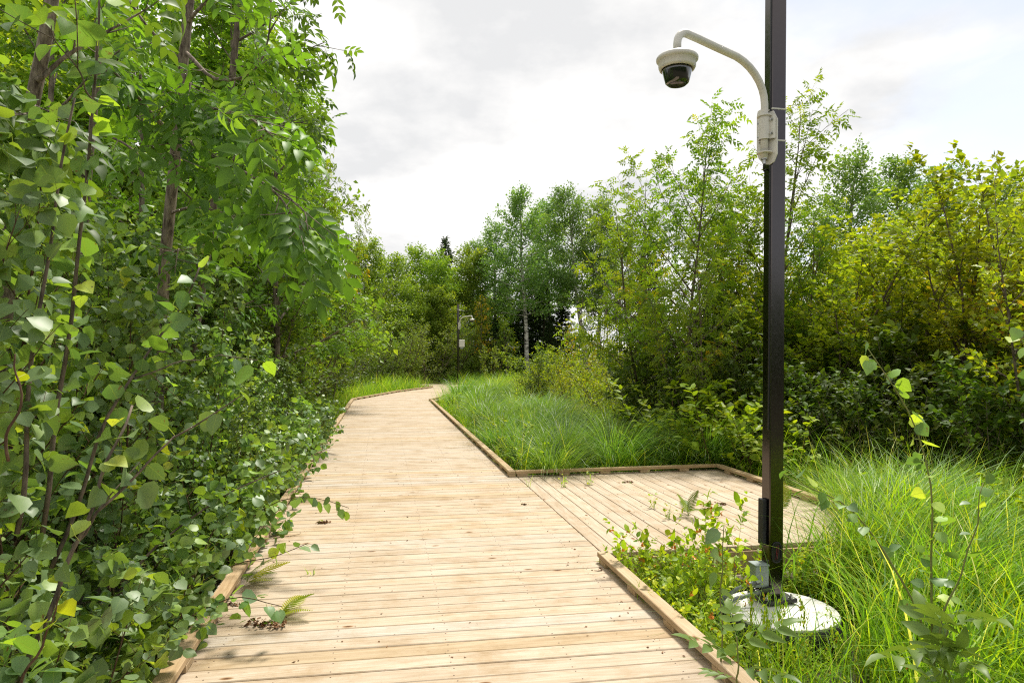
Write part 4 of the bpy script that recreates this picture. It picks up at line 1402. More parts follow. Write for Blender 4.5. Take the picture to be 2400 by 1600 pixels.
    near = [(1.55, -1.75, 2.5, "large aspen sapling closest to us at the lower left"), (2.2, -2.25, 3.6, "tall aspen sapling with a straight brown stem, at the left edge"),
            (2.75, -1.85, 2.9, "aspen sapling with big grey-green leaves, second along the rail"), (3.2, -2.5, 4.4, "very tall aspen sapling with pale top leaves against the trunks"),
            (3.55, -1.65, 2.1, "broad aspen sapling leaning over the left kerb"), (4.2, -2.2, 3.5, "aspen sapling with a slanting dark stem in the thicket middle"),
            (4.9, -1.75, 2.6, "aspen sapling behind the ferns, bending to the boardwalk"), (5.3, -2.6, 3.9, "aspen sapling in front of the lit ash trunk")]
    for k, (s, n, H, lab) in enumerate(near):
        p = W(s, n)
        plant(("aspen_a", "aspen_b", "aspen_c")[k % 3], p.x, p.y, lab, "sapling", H, ASPENS, tilt=(0, rng.uniform(0.0, 0.14)))
    far_lab = "slender aspen sapling in the row beyond the ferns, left of the boardwalk"
    s = 5.8
    while s < 16:
        for n0, h0 in ((-1.7, 2.1), (-2.3, 2.9), (-3.1, 3.6)):
            p = W(s + rng.uniform(-.3, .3), n0 + rng.uniform(-.25, .25))
            H = h0 * rng.uniform(0.8, 1.15) * (1.0 if s < 11 else 0.85)
            plant("aspen_mid" if s > 7.5 else rng.choice(("aspen_a", "aspen_b", "aspen_c")), p.x, p.y, far_lab, "sapling", H, ASPENS, tilt=(0, rng.uniform(-0.03, 0.14)))
        s += 0.62
    for s in np.arange(1.9, 5.6, 0.55):
        p = W(s, -3.2 + rng.uniform(-.3, .3))
        plant(rng.choice(("aspen_a", "aspen_b", "aspen_c")), p.x, p.y, "aspen sapling standing deep behind the first row at the left", "sapling", rng.uniform(3.2, 4.6), ASPENS)
    low = [(1.9, -1.42, 1.3), (2.5, -1.5, 1.25), (3.0, -1.38, 1.15), (3.9, -1.4, 1.1), (4.5, -1.5, 1.2), (5.6, -1.4, 1.2), (6.2, -1.42, 1.25), (6.9, -1.4, 1.3), (7.6, -1.4, 1.3), (8.4, -1.4, 1.35), (9.2, -1.4, 1.4), (10.1, -1.4, 1.4),
           (11.0, -1.42, 1.4), (12.0, -1.4, 1.3), (13.0, -1.4, 1.2), (14.0, -1.5, 1.2)]
    for k, (s, n, H) in enumerate(low):
        p = W(s, n + 0.06)
        plant(("aspen_low_a", "aspen_low_b")[k % 2], p.x, p.y, "low bushy aspen shoot pressed against the left kerb rail", "sapling", H, "low aspen shoots along the left kerb", z=GROUND + rng.uniform(-.05, .05), sxy=1.15, tilt=(0, rng.uniform(0.0, 0.2)), rz=rng.uniform(-0.5, 0.5))


def plant_right():
    YA = "young yellowing ashes on the right"
    spot("ash_open_a", 1603, 13.0, 243, "young ash with a straight single trunk, left of the near pole", "tree", YA, rz=0.5)
    spot("ash_open_b", 1520, 14.5, 300, "young ash with several spreading limbs, leftmost of the right group", "tree", YA, rz=1.2)
    spot("ash_open_c", 1770, 13.5, 165, "tallest young ash, rising right behind the near pole", "tree", YA, rz=0.2)
    spot("ash_open_a", 1690, 15.5, 400, "pale young ash in the gap between trunk and pole", "tree", YA, rz=2.8)
    spot("ash_open_b", 1660, 11.6, 560, "low yellow young ash before the dark shrubs", "tree", YA, rz=4.0)
    spot("ash_open_c", 1875, 12.5, 440, "yellow young ash just right of the near pole", "tree", YA, rz=5.1)
    for px, Z, top, lab in ((1935, 12.0, 450, "alder with thin dark stems, first right of the yellow ash"), (2035, 11.0, 395, "alder with a dark upright stem, second from the pole"),
                            (2130, 12.3, 430, "alder in the middle of the thicket with a sparse top"), (2230, 10.8, 400, "alder with forked dark stems in the right half of the thicket"),
                            (2320, 10.2, 370, "tall alder with reddish top twigs near the right edge"), (2420, 9.4, 350, "tall alder cut by the right edge of the view")):
        spot(("alder_a", "alder_b", "alder_c")[px % 3], px, Z, top, lab, "shrub", ALDERS, sxy=1.25)
    spot("alder_c", 2490, 7.6, 320, "tallest alder whose branch reaches in at the right edge", "shrub", ALDERS, rz=2.0)
    for px, Z, top in ((1860, 15, 600), (1960, 15.5, 520), (2060, 15, 500), (2170, 15.5, 490), (2280, 14.5, 470), (2390, 13.5, 460), (2490, 13, 440), (1990, 18, 470), (2240, 18, 440), (2400, 17, 420), (2110, 13.2, 560), (2010, 13, 600)):
        spot(("alder_a", "alder_b", "alder_c")[px % 3], px, Z, top, "alder in the dense second rank of the right thicket", "shrub", "second rank of alders on the right", sxy=1.4)
    for px, Z, top in ((1520, 15.5, 790), (1575, 14, 740), (1640, 14.2, 700), (1715, 14, 670), (1790, 14.5, 650), (1860, 13.2, 660), (1740, 17, 620)):
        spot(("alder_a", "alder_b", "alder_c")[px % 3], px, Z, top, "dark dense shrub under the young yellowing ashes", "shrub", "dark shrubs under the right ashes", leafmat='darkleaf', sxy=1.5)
    for px, Z, top in ((1880, 9.6, 880), (1960, 9.3, 850), (2040, 8.8, 840), (2120, 8.6, 860), (2200, 8.3, 830), (2290, 7.9, 830), (2380, 7.4, 820), (2470, 7.2, 780), (1930, 11, 760), (2030, 10.8, 740), (2130, 10.5, 750), (2230, 10, 720), (2330, 9.4, 700), (2430, 8.8, 690), (1830, 11.3, 800), (1560, 12.3, 820), (1640, 12, 850), (1720, 11.8, 830), (1500, 13, 830)):
        spot("hazel_a" if (px // 10) % 2 else "hazel_b", px, Z, top, "dark broad-leaved shrub at the foot of the right thicket", "shrub", "broad-leaved shrubs at the foot of the right thicket", sxy=1.15)
    for px, Z, top in ((1500, 10.8, 950), (1560, 10.6, 880), (1610, 10.2, 930), (1660, 10.2, 940), (1700, 9.9, 890), (1750, 9.7, 930), (1790, 9.6, 930), (1850, 8.8, 960), (1590, 11.2, 900)):
        spot("leafy", px, Z, top, "leafy green plant in the sedge behind the platform rail", "shrub", "leafy plants behind the platform", sxy=1.3)
    for px, Z, top, lab in ((1250, 25, 800, "round yellow-green shrub nearest the far pole, right of the path"), (1300, 22.5, 815, "low bright shrub second from the far pole"), (1350, 20, 815, "bright round shrub in the middle of the row right of the path"),
                            (1410, 18, 815, "bright yellow-green shrub with a loose outline"), (1465, 16, 805, "bright shrub before the dark ones, nearest to us"), (1450, 22, 740, "tall bright shrub behind the low row"),
                            (1330, 27, 785, "taller pale shrub under the far aspens")):
        spot("bright_a" if px % 20 else "bright_b", px, Z, top, lab, "shrub", "bright shrubs right of the path", sxy=1.25)
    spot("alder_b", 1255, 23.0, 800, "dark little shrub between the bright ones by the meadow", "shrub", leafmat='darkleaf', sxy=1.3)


def plant_back():
    A = "tall aspens behind the meadow"
    for key, px, Z, top, lab in (("tall_aspen_a", 1237, 45, 428, "tall aspen with the brightest white trunk, behind the far pole"), ("tall_aspen_b", 1376, 46, 428, "tall aspen with a dark scarred trunk, right of the white one"),
                                 ("tall_aspen_c", 1404, 48, 440, "tall aspen with a grey trunk close beside the scarred one"), ("tall_aspen_b", 1300, 51, 470, "slim aspen between the white trunk and the scarred trunk"),
                                 ("tall_aspen_c", 1165, 47, 500, "yellowish aspen forming the left shoulder of the group"), ("tall_aspen_a", 1455, 50, 520, "lower aspen at the right end of the group"),
                                 ("tall_aspen_a", 1115, 52, 555, "small aspen left of the yellowish one")):
        spot(key, px, Z, top, lab, "tree", A)
    for key, px, Z, top, lab in (("broad_a", 865, 38, 545, "leafy tree at the left end of the far tree line"), ("broad_b", 925, 43, 575, "leafy tree with a notched top, second in the far tree line"),
                                 ("broad_a", 985, 47, 575, "leafy tree in the middle of the far line"), ("broad_b", 1025, 44, 582, "green tree before the lone spruce top"), ("broad_a", 1075, 46, 575, "leafy tree behind the far pole"),
                                 ("broad_b", 895, 40, 640, "lower leafy tree over the willows"), ("broad_a", 1050, 42, 660, "lower leafy tree left of the yellow tree"), ("broad_b", 960, 41, 650, "pale low leafy tree over the round willow")):
        spot(key, px, Z, top, lab, "tree", "leafy trees of the far line")
    spot("spruce_a", 1045, 58, 552, "lone spruce whose tip stands above the far tree line", "tree")
    for px, Z, top in ((1100, 54, 660), (1140, 50, 690), (1185, 51, 650), (1225, 50, 690), (1275, 50, 660), (1320, 51, 690), (1250, 56, 620), (1170, 46, 740), (1290, 47, 750)):
        spot("spruce_a" if px % 20 else "spruce_b", px, Z, top, "dark spruce standing behind the aspen trunks", "tree", "dark spruces behind the aspens", sxy=1.5)
    spot("spruce_b", 1517, 46, 535, "spruce top showing beside the young ashes", "tree")
    for px, Z, top, lab in ((935, 37, 740, "round grey-green willow at the path bend"), (1000, 39, 725, "largest round willow left of the far pole"), (1055, 41, 750, "willow right behind the far pole"),
                            (885, 35, 760, "low willow at the left end"), (1095, 43, 790, "small willow right of the far pole"), (965, 43, 700, "taller willow behind the round one")):
        spot("willow_a" if px % 10 else "willow_b", px, Z, top, lab, "shrub", "willows beyond the path bend", sxy=1.3)
    spot("shoots", 1150, 38, 800, "pale upright tuft of willow shoots in the meadow", "shrub", sxy=1.2)
    spot("yellow_small", 1125, 42, 690, "small tree with some orange-yellow leaves by the far pole", "tree", sxy=0.8)
    spot("ash_open_a", 1185, 40, 735, "small leaning tree with dull yellow leaves at the meadow end", "tree", tilt=(0, -0.12))
    spot("yellow_small", 1335, 24, 760, "small bush with orange leaves among the bright shrubs", "shrub", sxy=0.7)
    spot("yellow_small", 1390, 23, 775, "second orange-leaved bush, under the scarred aspen", "shrub", sxy=0.7, rz=2.0)
    for px, Z, top in ((1428, 42, 650), (1447, 44, 600), (1470, 41, 640), (1492, 43, 620), (1410, 43, 680), (1515, 40, 660), (1355, 44, 660)):
        spot("bare", px, Z, top, "thin bare grey tree standing in the bright gap", "tree", "thin bare trees in the gap")
    for key, px, Z, top, lab in (("tall_aspen_c", 1985, 29, 325, "pale rounded aspen rising behind the right thicket"), ("tall_aspen_a", 2080, 31, 350, "second pale aspen behind the thicket"),
                                 ("tall_aspen_b", 2220, 33, 395, "low pale aspen behind the alders"), ("tall_aspen_c", 2340, 30, 385, "pale aspen behind the reddish alder")):
        spot(key, px, Z, top, lab, "tree", "pale aspens behind the right thicket", sxy=1.1)
    # the wood far behind closes the view; it reads as one mass
    rng = np.random.default_rng(77)
    mb = MB()
    n = 46000
    X = rng.uniform(-75, 75, n); Y = np.where(np.arange(n) < 24000, 62 + rng.uniform(0, 12, n), -19 - rng.uniform(0, 5, n))
    X = np.where(Y < 0, X * 0.6, X)
    H = 6.5 + 2.2 * np.sin(X * 0.35) + 1.3 * np.sin(X * 0.9 + 2) + rng.normal(0, 0.6, n)
    H = np.where(Y < 0, H * 0.72, H)
    H = np.where((Y > 0) & (X > 6) & (X < 17), H * 0.45, H)
    P = np.stack([X, Y, GROUND + H * rng.uniform(0, 1, n) ** 0.8], 1)
    put_leaves(mb, T_SMALL, P, unit(rng.normal(0, 1, (n, 3))), unit(rng.normal(0, 0.6, (n, 3)) + [0, 0, 1]), rng.uniform(0.3, 0.6, n), rng.uniform(0, 0.7, n), rng)
    tag(mb.build("woods", M['darkleaf']), "dim wood closing the view behind all the trees", "wood", kind="stuff")


plant_left()
plant_right()
plant_back()

# ------------------------------------------------------------------ saplings of the right foreground
SAP = "young aspen shoots in the right foreground"
def meadow_weeds():
    rg = random.Random(41)
    for s_, n_ in ((9.2, 2.0), (10.0, 3.6), (10.9, 1.95), (11.6, 3.9), (12.7, 2.1), (13.1, 4.1), (14.4, 2.0), (15.0, 4.4), (16.3, 2.1), (17.4, 4.2), (19.0, 2.2), (20.2, 3.9), (9.9, 5.3), (10.6, 5.6), (12.4, 5.0)):
        p = W(s_, n_ + rg.uniform(-.1, .3))
        plant("leafy", p.x, p.y, "leafy weed with yellow-green leaves among the meadow sedge", "weed", rg.uniform(0.7, 1.0), "leafy weeds in the meadow sedge")
    for x, y in ((2.9, 3.4), (3.6, 4.2), (4.6, 3.9), (4.1, 5.2), (5.3, 5.8), (3.4, 6.4), (6.0, 7.0), (4.9, 6.9)):
        plant("leafy", x, y, "leafy weed standing in the long grass right of the near pole", "weed", rg.uniform(0.75, 1.05), "leafy weeds right of the near pole")


meadow_weeds()


def foreground_saplings():
    kw = dict(wood_name="stem", wmat=M['greentwig'], leaf_name="foliage", tpl=T_ASPEN, lmat=M['aspen'], petiole=0.03, sizevar=0.2, nrm=0.8, down=0.3, group=SAP)
    explicit("aspen_sapling", "tall thin aspen shoot bending left at its pale tip, in the sedge at the right", "sapling",
             [(2190, 1560, 3.1), (2188, 1400, 3.1), (2186, 1200, 3.1), (2172, 1080, 3.1), (2140, 980, 3.1), (2095, 900, 3.1), (2055, 840, 3.1), (2028, 808, 3.1)], 0.006, 0.002, [], size=0.060, seed=401, trunk_leaves=0.034, start=0.12, tint=0.1, **kw)
    explicit("aspen_sapling", "aspen shoot slanting left to the black pole, with grey-green leaves", "sapling",
             [(2165, 1480, 3.3), (2130, 1380, 3.35), (2075, 1290, 3.4), (2020, 1225, 3.4), (1950, 1165, 3.4), (1885, 1125, 3.4), (1835, 1110, 3.4)], 0.006, 0.002, [], size=0.060, seed=402, trunk_leaves=0.04, start=0.12, **kw)
    explicit("aspen_sapling", "aspen shoot slanting right with few pale leaves, beside the tall thin one", "sapling",
             [(2195, 1520, 3.0), (2225, 1400, 3.0), (2260, 1290, 3.0), (2285, 1200, 3.0), (2305, 1130, 3.0)], 0.005, 0.002, [], size=0.060, seed=403, trunk_leaves=0.042, start=0.12, tint=0.15, **kw)
    explicit("aspen_sapling", "dark-leaved aspen shoot standing alone left of the concrete pad", "sapling",
             [(1688, 1560, 3.4), (1688, 1430, 3.4), (1686, 1340, 3.4), (1690, 1270, 3.4), (1697, 1230, 3.4)], 0.005, 0.002, [], size=0.08, seed=404, trunk_leaves=0.085, start=0.05, **kw)
    explicit("aspen_sapling", "aspen shoot cut by the right edge, leaves bright", "sapling",
             [(2470, 1300, 3.4), (2450, 1100, 3.4), (2430, 950, 3.4), (2405, 830, 3.4), (2385, 770, 3.4)], 0.006, 0.002, [], size=0.07, seed=405, trunk_leaves=0.035, start=0.1, tint=0.05, **kw)
    kw2 = dict(wood_name="stem", wmat=M['greentwig'], leaf_name="foliage", tpl=T_ASHLEAF, lmat=M['ashdull'], sizevar=0.2, nrm=0.4, down=0.1)
    explicit("ash_seedling", "ash seedling with drooping feathered leaves at the lower right", "seedling",
             [(2200, 1680, 2.9), (2205, 1560, 2.9), (2215, 1480, 2.9), (2222, 1440, 2.9)], 0.006, 0.003, [], size=0.24, seed=406, trunk_leaves=0.035, start=0.15, **kw2)
    explicit("ash_seedling", "smaller ash seedling beside the pale kerb at the bottom edge", "seedling",
             [(1720, 1690, 3.0), (1722, 1600, 3.0), (1724, 1530, 3.0), (1726, 1490, 3.0)], 0.005, 0.003, [], size=0.19, seed=407, trunk_leaves=0.035, start=0.2, **kw2)
    # left: shoots reaching over the kerb, one of them pale at the lower left corner
    kw3 = dict(kw); kw3['group'] = "aspen shoots reaching over the left kerb"; kw3['wmat'] = M['twig']
    explicit("aspen_sapling", "aspen shoot reaching far over the deck above the fern on the left", "sapling",
             [(400, 1420, 5.2), (520, 1260, 5.1), (640, 1165, 5.0), (720, 1160, 4.95), (780, 1172, 4.9), (818, 1190, 4.9)], 0.006, 0.002, [], size=0.078, seed=411, trunk_leaves=0.034, start=0.15, **kw3)
    explicit("aspen_sapling", "aspen shoot lying low across the kerb over the dead leaves", "sapling",
             [(330, 1560, 3.9), (430, 1450, 3.85), (520, 1398, 3.8), (590, 1390, 3.75), (640, 1408, 3.75), (660, 1420, 3.75)], 0.005, 0.002, [], size=0.066, seed=412, trunk_leaves=0.034, start=0.2, **kw3)
    explicit("aspen_sapling", "twiggy aspen shoot pointing up over the kerb before the bend of the ferns", "sapling",
             [(380, 1440, 4.5), (480, 1350, 4.4), (570, 1315, 4.3), (640, 1302, 4.2), (690, 1292, 4.2), (722, 1272, 4.2)], 0.005, 0.002, [], size=0.07, seed=413, trunk_leaves=0.042, start=0.2, **kw3)
    explicit("aspen_sapling", "aspen shoot with round holed leaf hanging over the near kerb end", "sapling",
             [(250, 1620, 3.2), (340, 1540, 3.2), (400, 1500, 3.2), (430, 1530, 3.2)], 0.005, 0.002, [], size=0.075, seed=414, trunk_leaves=0.035, start=0.2, **kw3)
    kw4 = dict(kw3); kw4['group'] = ASPENS; kw4['wmat'] = M['darkbark']
    explicit("aspen_sapling", "aspen sapling with a dark slanting stem before the leftmost ash trunk", "sapling",
             [(40, 1250, 2.6), (70, 900, 2.6), (97, 650, 2.6), (140, 420, 2.6), (175, 230, 2.6)], 0.010, 0.004, [], size=0.07, seed=421, trunk_leaves=0.045, start=0.2, **kw4)
    explicit("aspen_sapling", "tall aspen sapling with pale stem and large light leaves near the top left corner", "sapling",
             [(100, 1250, 2.9), (165, 760, 2.9), (205, 420, 2.9), (228, 180, 2.9), (234, -40, 2.9)], 0.011, 0.004, [([(222, 240, 2.9), (170, 150, 2.75), (120, 60, 2.65)], 0.004, 0.002)], size=0.085, seed=422, trunk_leaves=0.042, start=0.25, tint=0.02, **kw4)
    explicit("aspen_sapling", "aspen sapling slanting strongly to the right across the lit trunk's foot", "sapling",
             [(120, 1330, 3.0), (250, 960, 3.1), (370, 800, 3.3), (470, 620, 3.4)], 0.010, 0.004, [([(300, 890, 3.2), (420, 850, 3.3), (520, 830, 3.4)], 0.005, 0.002)], size=0.075, seed=423, trunk_leaves=0.045, start=0.2, **kw4)
    explicit("aspen_sapling", "aspen sapling with forked dark stem and big leaves, low at the left", "sapling",
             [(40, 1620, 2.1), (170, 1280, 2.2), (250, 1080, 2.3), (310, 950, 2.4)], 0.009, 0.004, [([(170, 1280, 2.2), (290, 1130, 2.3), (410, 1020, 2.4)], 0.006, 0.003)], size=0.072, seed=424, trunk_leaves=0.05, start=0.2, **kw4)
    explicit("aspen_sapling", "aspen sapling with a long low limb pointing to the boardwalk, above the ferns", "sapling",
             [(250, 1430, 3.9), (380, 1260, 4.1), (520, 1160, 4.3), (620, 1115, 4.4), (690, 1090, 4.5)], 0.009, 0.003, [], size=0.07, seed=425, trunk_leaves=0.035, start=0.15, **kw4)
    kw3['lmat'] = M['brightshrub']
    explicit("aspen_sapling", "pale yellow shoot tip glowing in the lower left corner", "sapling",
             [(30, 1660, 1.9), (70, 1560, 1.9), (110, 1470, 1.9), (130, 1420, 1.9), (140, 1395, 1.9)], 0.005, 0.002, [], size=0.042, seed=415, trunk_leaves=0.03, start=0.45, **kw3)
    explicit("aspen_sapling", "pale young shoot tip at the left edge, halfway up", "sapling",
             [(20, 1080, 1.7), (35, 960, 1.7), (45, 900, 1.7), (35, 830, 1.7)], 0.004, 0.002, [], size=0.055, seed=416, trunk_leaves=0.07, start=0.55, **kw3)


foreground_saplings()

# ------------------------------------------------------------------ sedge and herbs
def poly_in(x, y, P):
    inside = np.zeros(len(x), bool)
    n = len(P)
    for i in range(n):
        x0, y0 = P[i].x, P[i].y
        x1, y1 = P[(i + 1) % n].x, P[(i + 1) % n].y
        c = ((y0 > y) != (y1 > y)) & (x < (x1 - x0) * (y - y0) / (y1 - y0 + 1e-12) + x0)
        inside ^= c
    return inside


FARDECK = DECK_L + DECK_R[::-1]


def free_ground(x, y):
    s, n = SN(x, y)
    ok = ~((n > -1.2) & (n < 1.8) & (s < 24.0))
    ok &= ~((n > 1.7) & (n < 4.75) & (s > 5.1) & (s < 9.05))
    ok &= ~poly_in(x, y, FARDECK)
    ok &= ((x - 1.99) ** 2 + (y - 4.87) ** 2) > 0.46 ** 2
    return ok


def blades(rng, P, L, w, tilt0, tilt1, az, segs=5, power=1.25):
    """arching blades as strips; returns vertices and faces"""
    n = len(P)
    h = np.stack([np.cos(az), np.sin(az), np.zeros(n)], 1)
    sd = np.stack([-np.sin(az), np.cos(az), np.zeros(n)], 1)
    tw = rng.normal(0, 0.5, n)
    sd = unit(sd * np.cos(tw)[:, None] + h * np.sin(tw)[:, None])
    pos = P.copy()
    rows = []
    for k in range(segs + 1):
        t = k / segs
        ww = (w * (1 - t ** 1.8) + 0.0006)[:, None] * 0.5
        rows.append(np.stack([pos - sd * ww, pos + sd * ww], 1))
        tm = (k + 0.5) / segs
        phi = tilt0 + (tilt1 - tilt0) * tm ** power
        pos = pos + (L / segs)[:, None] * (h * np.sin(phi)[:, None] + np.array([0, 0, 1.0]) * np.cos(phi)[:, None])
    v = np.stack(rows, 1).reshape(-1, 3)
    base = (np.arange(n) * (segs + 1) * 2)[:, None, None]
    q = np.array([[2 * k, 2 * k + 1, 2 * k + 3, 2 * k + 2] for k in range(segs)])[None]
    return v, (base + q).reshape(-1, 4)


def field(mb, seed, xr, yr, count, L, w, keep=None, lean=(0, 0), lean_k=0.5, segs=5, tufts=0.12, arch=(0.7, 1.9), straw=0.02):
    rng = np.random.default_rng(seed)
    nt = count // 14
    cx, cy = rng.uniform(*xr, nt), rng.uniform(*yr, nt)
    ok = free_ground(cx, cy)
    if keep is not None: ok &= keep(cx, cy)
    cx, cy = cx[ok], cy[ok]
    k = 14
    x = np.repeat(cx, k) + rng.normal(0, tufts, len(cx) * k)
    y = np.repeat(cy, k) + rng.normal(0, tufts, len(cx) * k)
    tl = np.repeat(rng.uniform(0.75, 1.15, len(cx)), k)
    trn = np.repeat(rng.uniform(-0.22, 0.22, len(cx)), k)
    taz = np.repeat(rng.normal(0, 0.7, len(cx)), k)
    ok = free_ground(x, y)
    x, y, tl, trn, taz = x[ok], y[ok], tl[ok], trn[ok], taz[ok]
    n = len(x)
    gx = lean[0] + np.cos(x * 0.8 + y * 0.5) * 0.25
    gy = lean[1] + np.sin(x * 0.6 - y * 0.9) * 0.25
    az = np.arctan2(gy, gx) + taz + rng.normal(0, 1.9 * (1 - lean_k) + 0.3, n)
    Ls = rng.uniform(*L, n) * tl
    v, f = blades(rng, np.stack([x, y, np.full(n, GROUND - 0.03)], 1), Ls, rng.uniform(*w, n), np.abs(rng.normal(0.08, 0.14, n)), rng.uniform(*arch, n), az, segs)
    r = np.clip(rng.beta(2.0, 2.6, n) + trn + 0.04 * np.sin(x * 1.7) , 0, 1)
    r[rng.uniform(0, 1, n) < straw] = 1.0
    mb.add(v, f, None, np.repeat(r, segs))


def build_grass():
    g = MB()
    # beside and before the pole
    field(g, 501, (2.15, 8.5), (2.0, 6.6), 19000, (0.65, 1.25), (0.007, 0.017), keep=lambda x, y: SN(x, y)[1] > 2.35 + 0.25 * np.sin(y * 2), lean=(0.4, -0.2), lean_k=0.35)
    field(g, 502, (3.6, 9.5), (6.0, 9.6), 13000, (0.7, 1.2), (0.008, 0.015), lean=(-0.2, -0.2), lean_k=0.3)
    field(g, 503, (1.1, 2.6), (2.2, 5.2), 1100, (0.5, 0.85), (0.004, 0.008), lean=(0.2, -0.1), lean_k=0.2)
    field(g, 520, (2.4, 8.0), (2.2, 8.5), 900, (0.8, 1.25), (0.003, 0.006), arch=(0.2, 0.9), tufts=0.4, straw=0.75)
    field(g, 521, (-3.0, 5.0), (9.0, 22.0), 1400, (0.8, 1.2), (0.004, 0.008), arch=(0.2, 0.9), tufts=0.5, straw=0.6)
    # strip behind the platform rail and along the right of the boardwalk
    field(g, 504, (-1.4, 5.4), (8.8, 13.5), 17000, (0.65, 1.05), (0.007, 0.013), keep=lambda x, y: SN(x, y)[1] > 1.95, lean=(0.9, -0.35), lean_k=0.75, arch=(0.9, 2.1))
    tag(g.build("grass", M['grass']), "long arching sedge beside the pole and behind the platform", "grass", kind="stuff")
    g = MB()
    field(g, 505, (-3.5, 5.0), (13.0, 24.0), 46000, (0.65, 1.0), (0.007, 0.012), keep=lambda x, y: (SN(x, y)[1] > 1.95) & (x < 0.27 * y + 0.4) & ((np.sin(x * 1.1 + 0.4) + np.sin(y * 0.7)) < 0.5), lean=(0.5, -0.3), lean_k=0.5, segs=4)
    field(g, 506, (-14, 4.5), (24.0, 47.0), 60000, (0.85, 1.45), (0.011, 0.018), keep=lambda x, y: ((np.sin(x * 0.8) + np.sin(y * 0.6 + 1)) < 0.4) | (x < -0.1 * y), lean=(0.2, -0.2), lean_k=0.3, segs=3, tufts=0.25)
    field(g, 507, (-6.4, -2.9), (12.5, 24.8), 15000, (0.7, 1.1), (0.006, 0.010), keep=lambda x, y: SN(x, y)[1] < -1.3, lean=(0.6, -0.2), lean_k=0.6, segs=4)
    tag(g.build("grass", M['grass']), "green sedge meadow along the boardwalk and round its bend", "grass", kind="stuff")
    g = MB()
    field(g, 508, (-3.5, 5.0), (12.0, 24.0), 34000, (0.5, 0.85), (0.007, 0.012), keep=lambda x, y: (SN(x, y)[1] > 2.0) & (x < 0.27 * y + 0.4) & ((np.sin(x * 1.1 + 0.4) + np.sin(y * 0.7)) > 0.1), lean=(0.3, -0.3), lean_k=0.3, segs=4)
    field(g, 509, (-14, 4.5), (24.0, 47.0), 56000, (0.75, 1.3), (0.011, 0.018), keep=lambda x, y: ((np.sin(x * 0.8) + np.sin(y * 0.6 + 1)) > -0.1) & (x > -0.1 * y), lean=(0.2, -0.2), lean_k=0.3, segs=3, tufts=0.25)
    field(g, 510, (2.6, 7.5), (2.2, 6.6), 8000, (0.6, 1.2), (0.007, 0.017), lean=(0.4, -0.2), lean_k=0.3)
    field(g, 511, (-1.4, 5.4), (9.4, 13.5), 11000, (0.5, 0.85), (0.006, 0.012), keep=lambda x, y: SN(x, y)[1] > 2.0, lean=(0.6, -0.3), lean_k=0.5)
    tag(g.build("grass", M['yellowgrass']), "bright yellow-green grass in the meadow and at the lower right", "grass", kind="stuff")
    # big tussocks stand out of the meadow
    spots = [(-1.75, 23.4, 1.5, "large dark sedge tussock at the boardwalk's right bend"), (-0.6, 22.4, 1.45, "second large sedge tussock, arching right of the first"), (0.55, 10.4, 1.05, "combed sedge tussock behind the platform's inner corner"),
             (1.3, 10.9, 1.1, "combed sedge tussock in the middle behind the platform rail"), (2.35, 10.2, 1.1, "tall sedge tussock behind the platform rail, before the leafy plants"), (-0.2, 12.3, 1.05, "sedge tussock beside the kerb before the platform"),
             (4.3, 6.9, 1.15, "sedge tussock right of the platform's outer rail"), (3.0, 4.6, 1.15, "upright sedge tussock right of the concrete pad"), (5.2, 8.2, 1.15, "pale sedge tussock by the foot of the right thicket")]
    rg = random.Random(66)
    for (s_, n_) in ((9.3, 2.3), (9.5, 3.4), (10.1, 2.7), (10.7, 2.2), (11.3, 3.1), (11.9, 2.3), (12.6, 2.9), (13.4, 2.35), (14.3, 2.8), (15.4, 2.3), (16.6, 2.6), (18.0, 2.4), (19.6, 2.7), (21.2, 2.4), (13.6, 3.6), (15.2, 3.8), (17.2, 3.7), (9.4, 4.6), (10.4, 4.2)):
        p = W(s_ + rg.uniform(-.2, .2), n_ + rg.uniform(-.1, .2))
        spots.append((p.x, p.y, rg.uniform(1.05, 1.4), "arching sedge tussock in the row along the right kerb"))
    for (x_, y_) in ((3.6, 3.6), (4.4, 4.6), (3.9, 5.6), (5.2, 5.2), (5.6, 6.6), (4.6, 7.6), (6.3, 7.6), (3.3, 2.9), (3.62, 6.35), (3.5, 6.0), (3.75, 6.75), (3.2, 5.85), (2.9, 5.55), (3.55, 7.2)):
        spots.append((x_, y_, rg.uniform(0.95, 1.25), "arching sedge tussock in the grass right of the near pole"))
    for k, (x, y, H, lab) in enumerate(spots):
        rng = np.random.default_rng(600 + k)
        n = 520
        a = rng.uniform(0, 6.283, n)
        rad = 0.17 * rng.uniform(0, 1, n) ** 0.5
        P = np.stack([rad * np.cos(a), rad * np.sin(a), np.zeros(n)], 1)
        azl = np.arctan2(np.sin(a) * 0.8 - 0.25, np.cos(a) * 0.8 + 0.55) + rng.normal(0, 0.35, n)
        v, f = blades(rng, P, H * rng.uniform(0.65, 1.2, n), rng.uniform(0.006, 0.013, n) * (1.5 if y > 15 else 1), np.abs(rng.normal(0.12, 0.14, n)), rng.uniform(1.2, 2.3, n), azl, 7)
        mb = MB(); mb.add(v, f, None, np.repeat(np.clip(rng.beta(2, 3, n), 0, 0.93), 7))
        o = mb.build("sedge_tussock", M['sedge'] if y > 8.5 else M['grass'])
        o.location = (x, y, GROUND + (0.08 if y < 15 else 0.15))
        tag(o, lab, "sedge tussock", "sedge tussocks on the right")


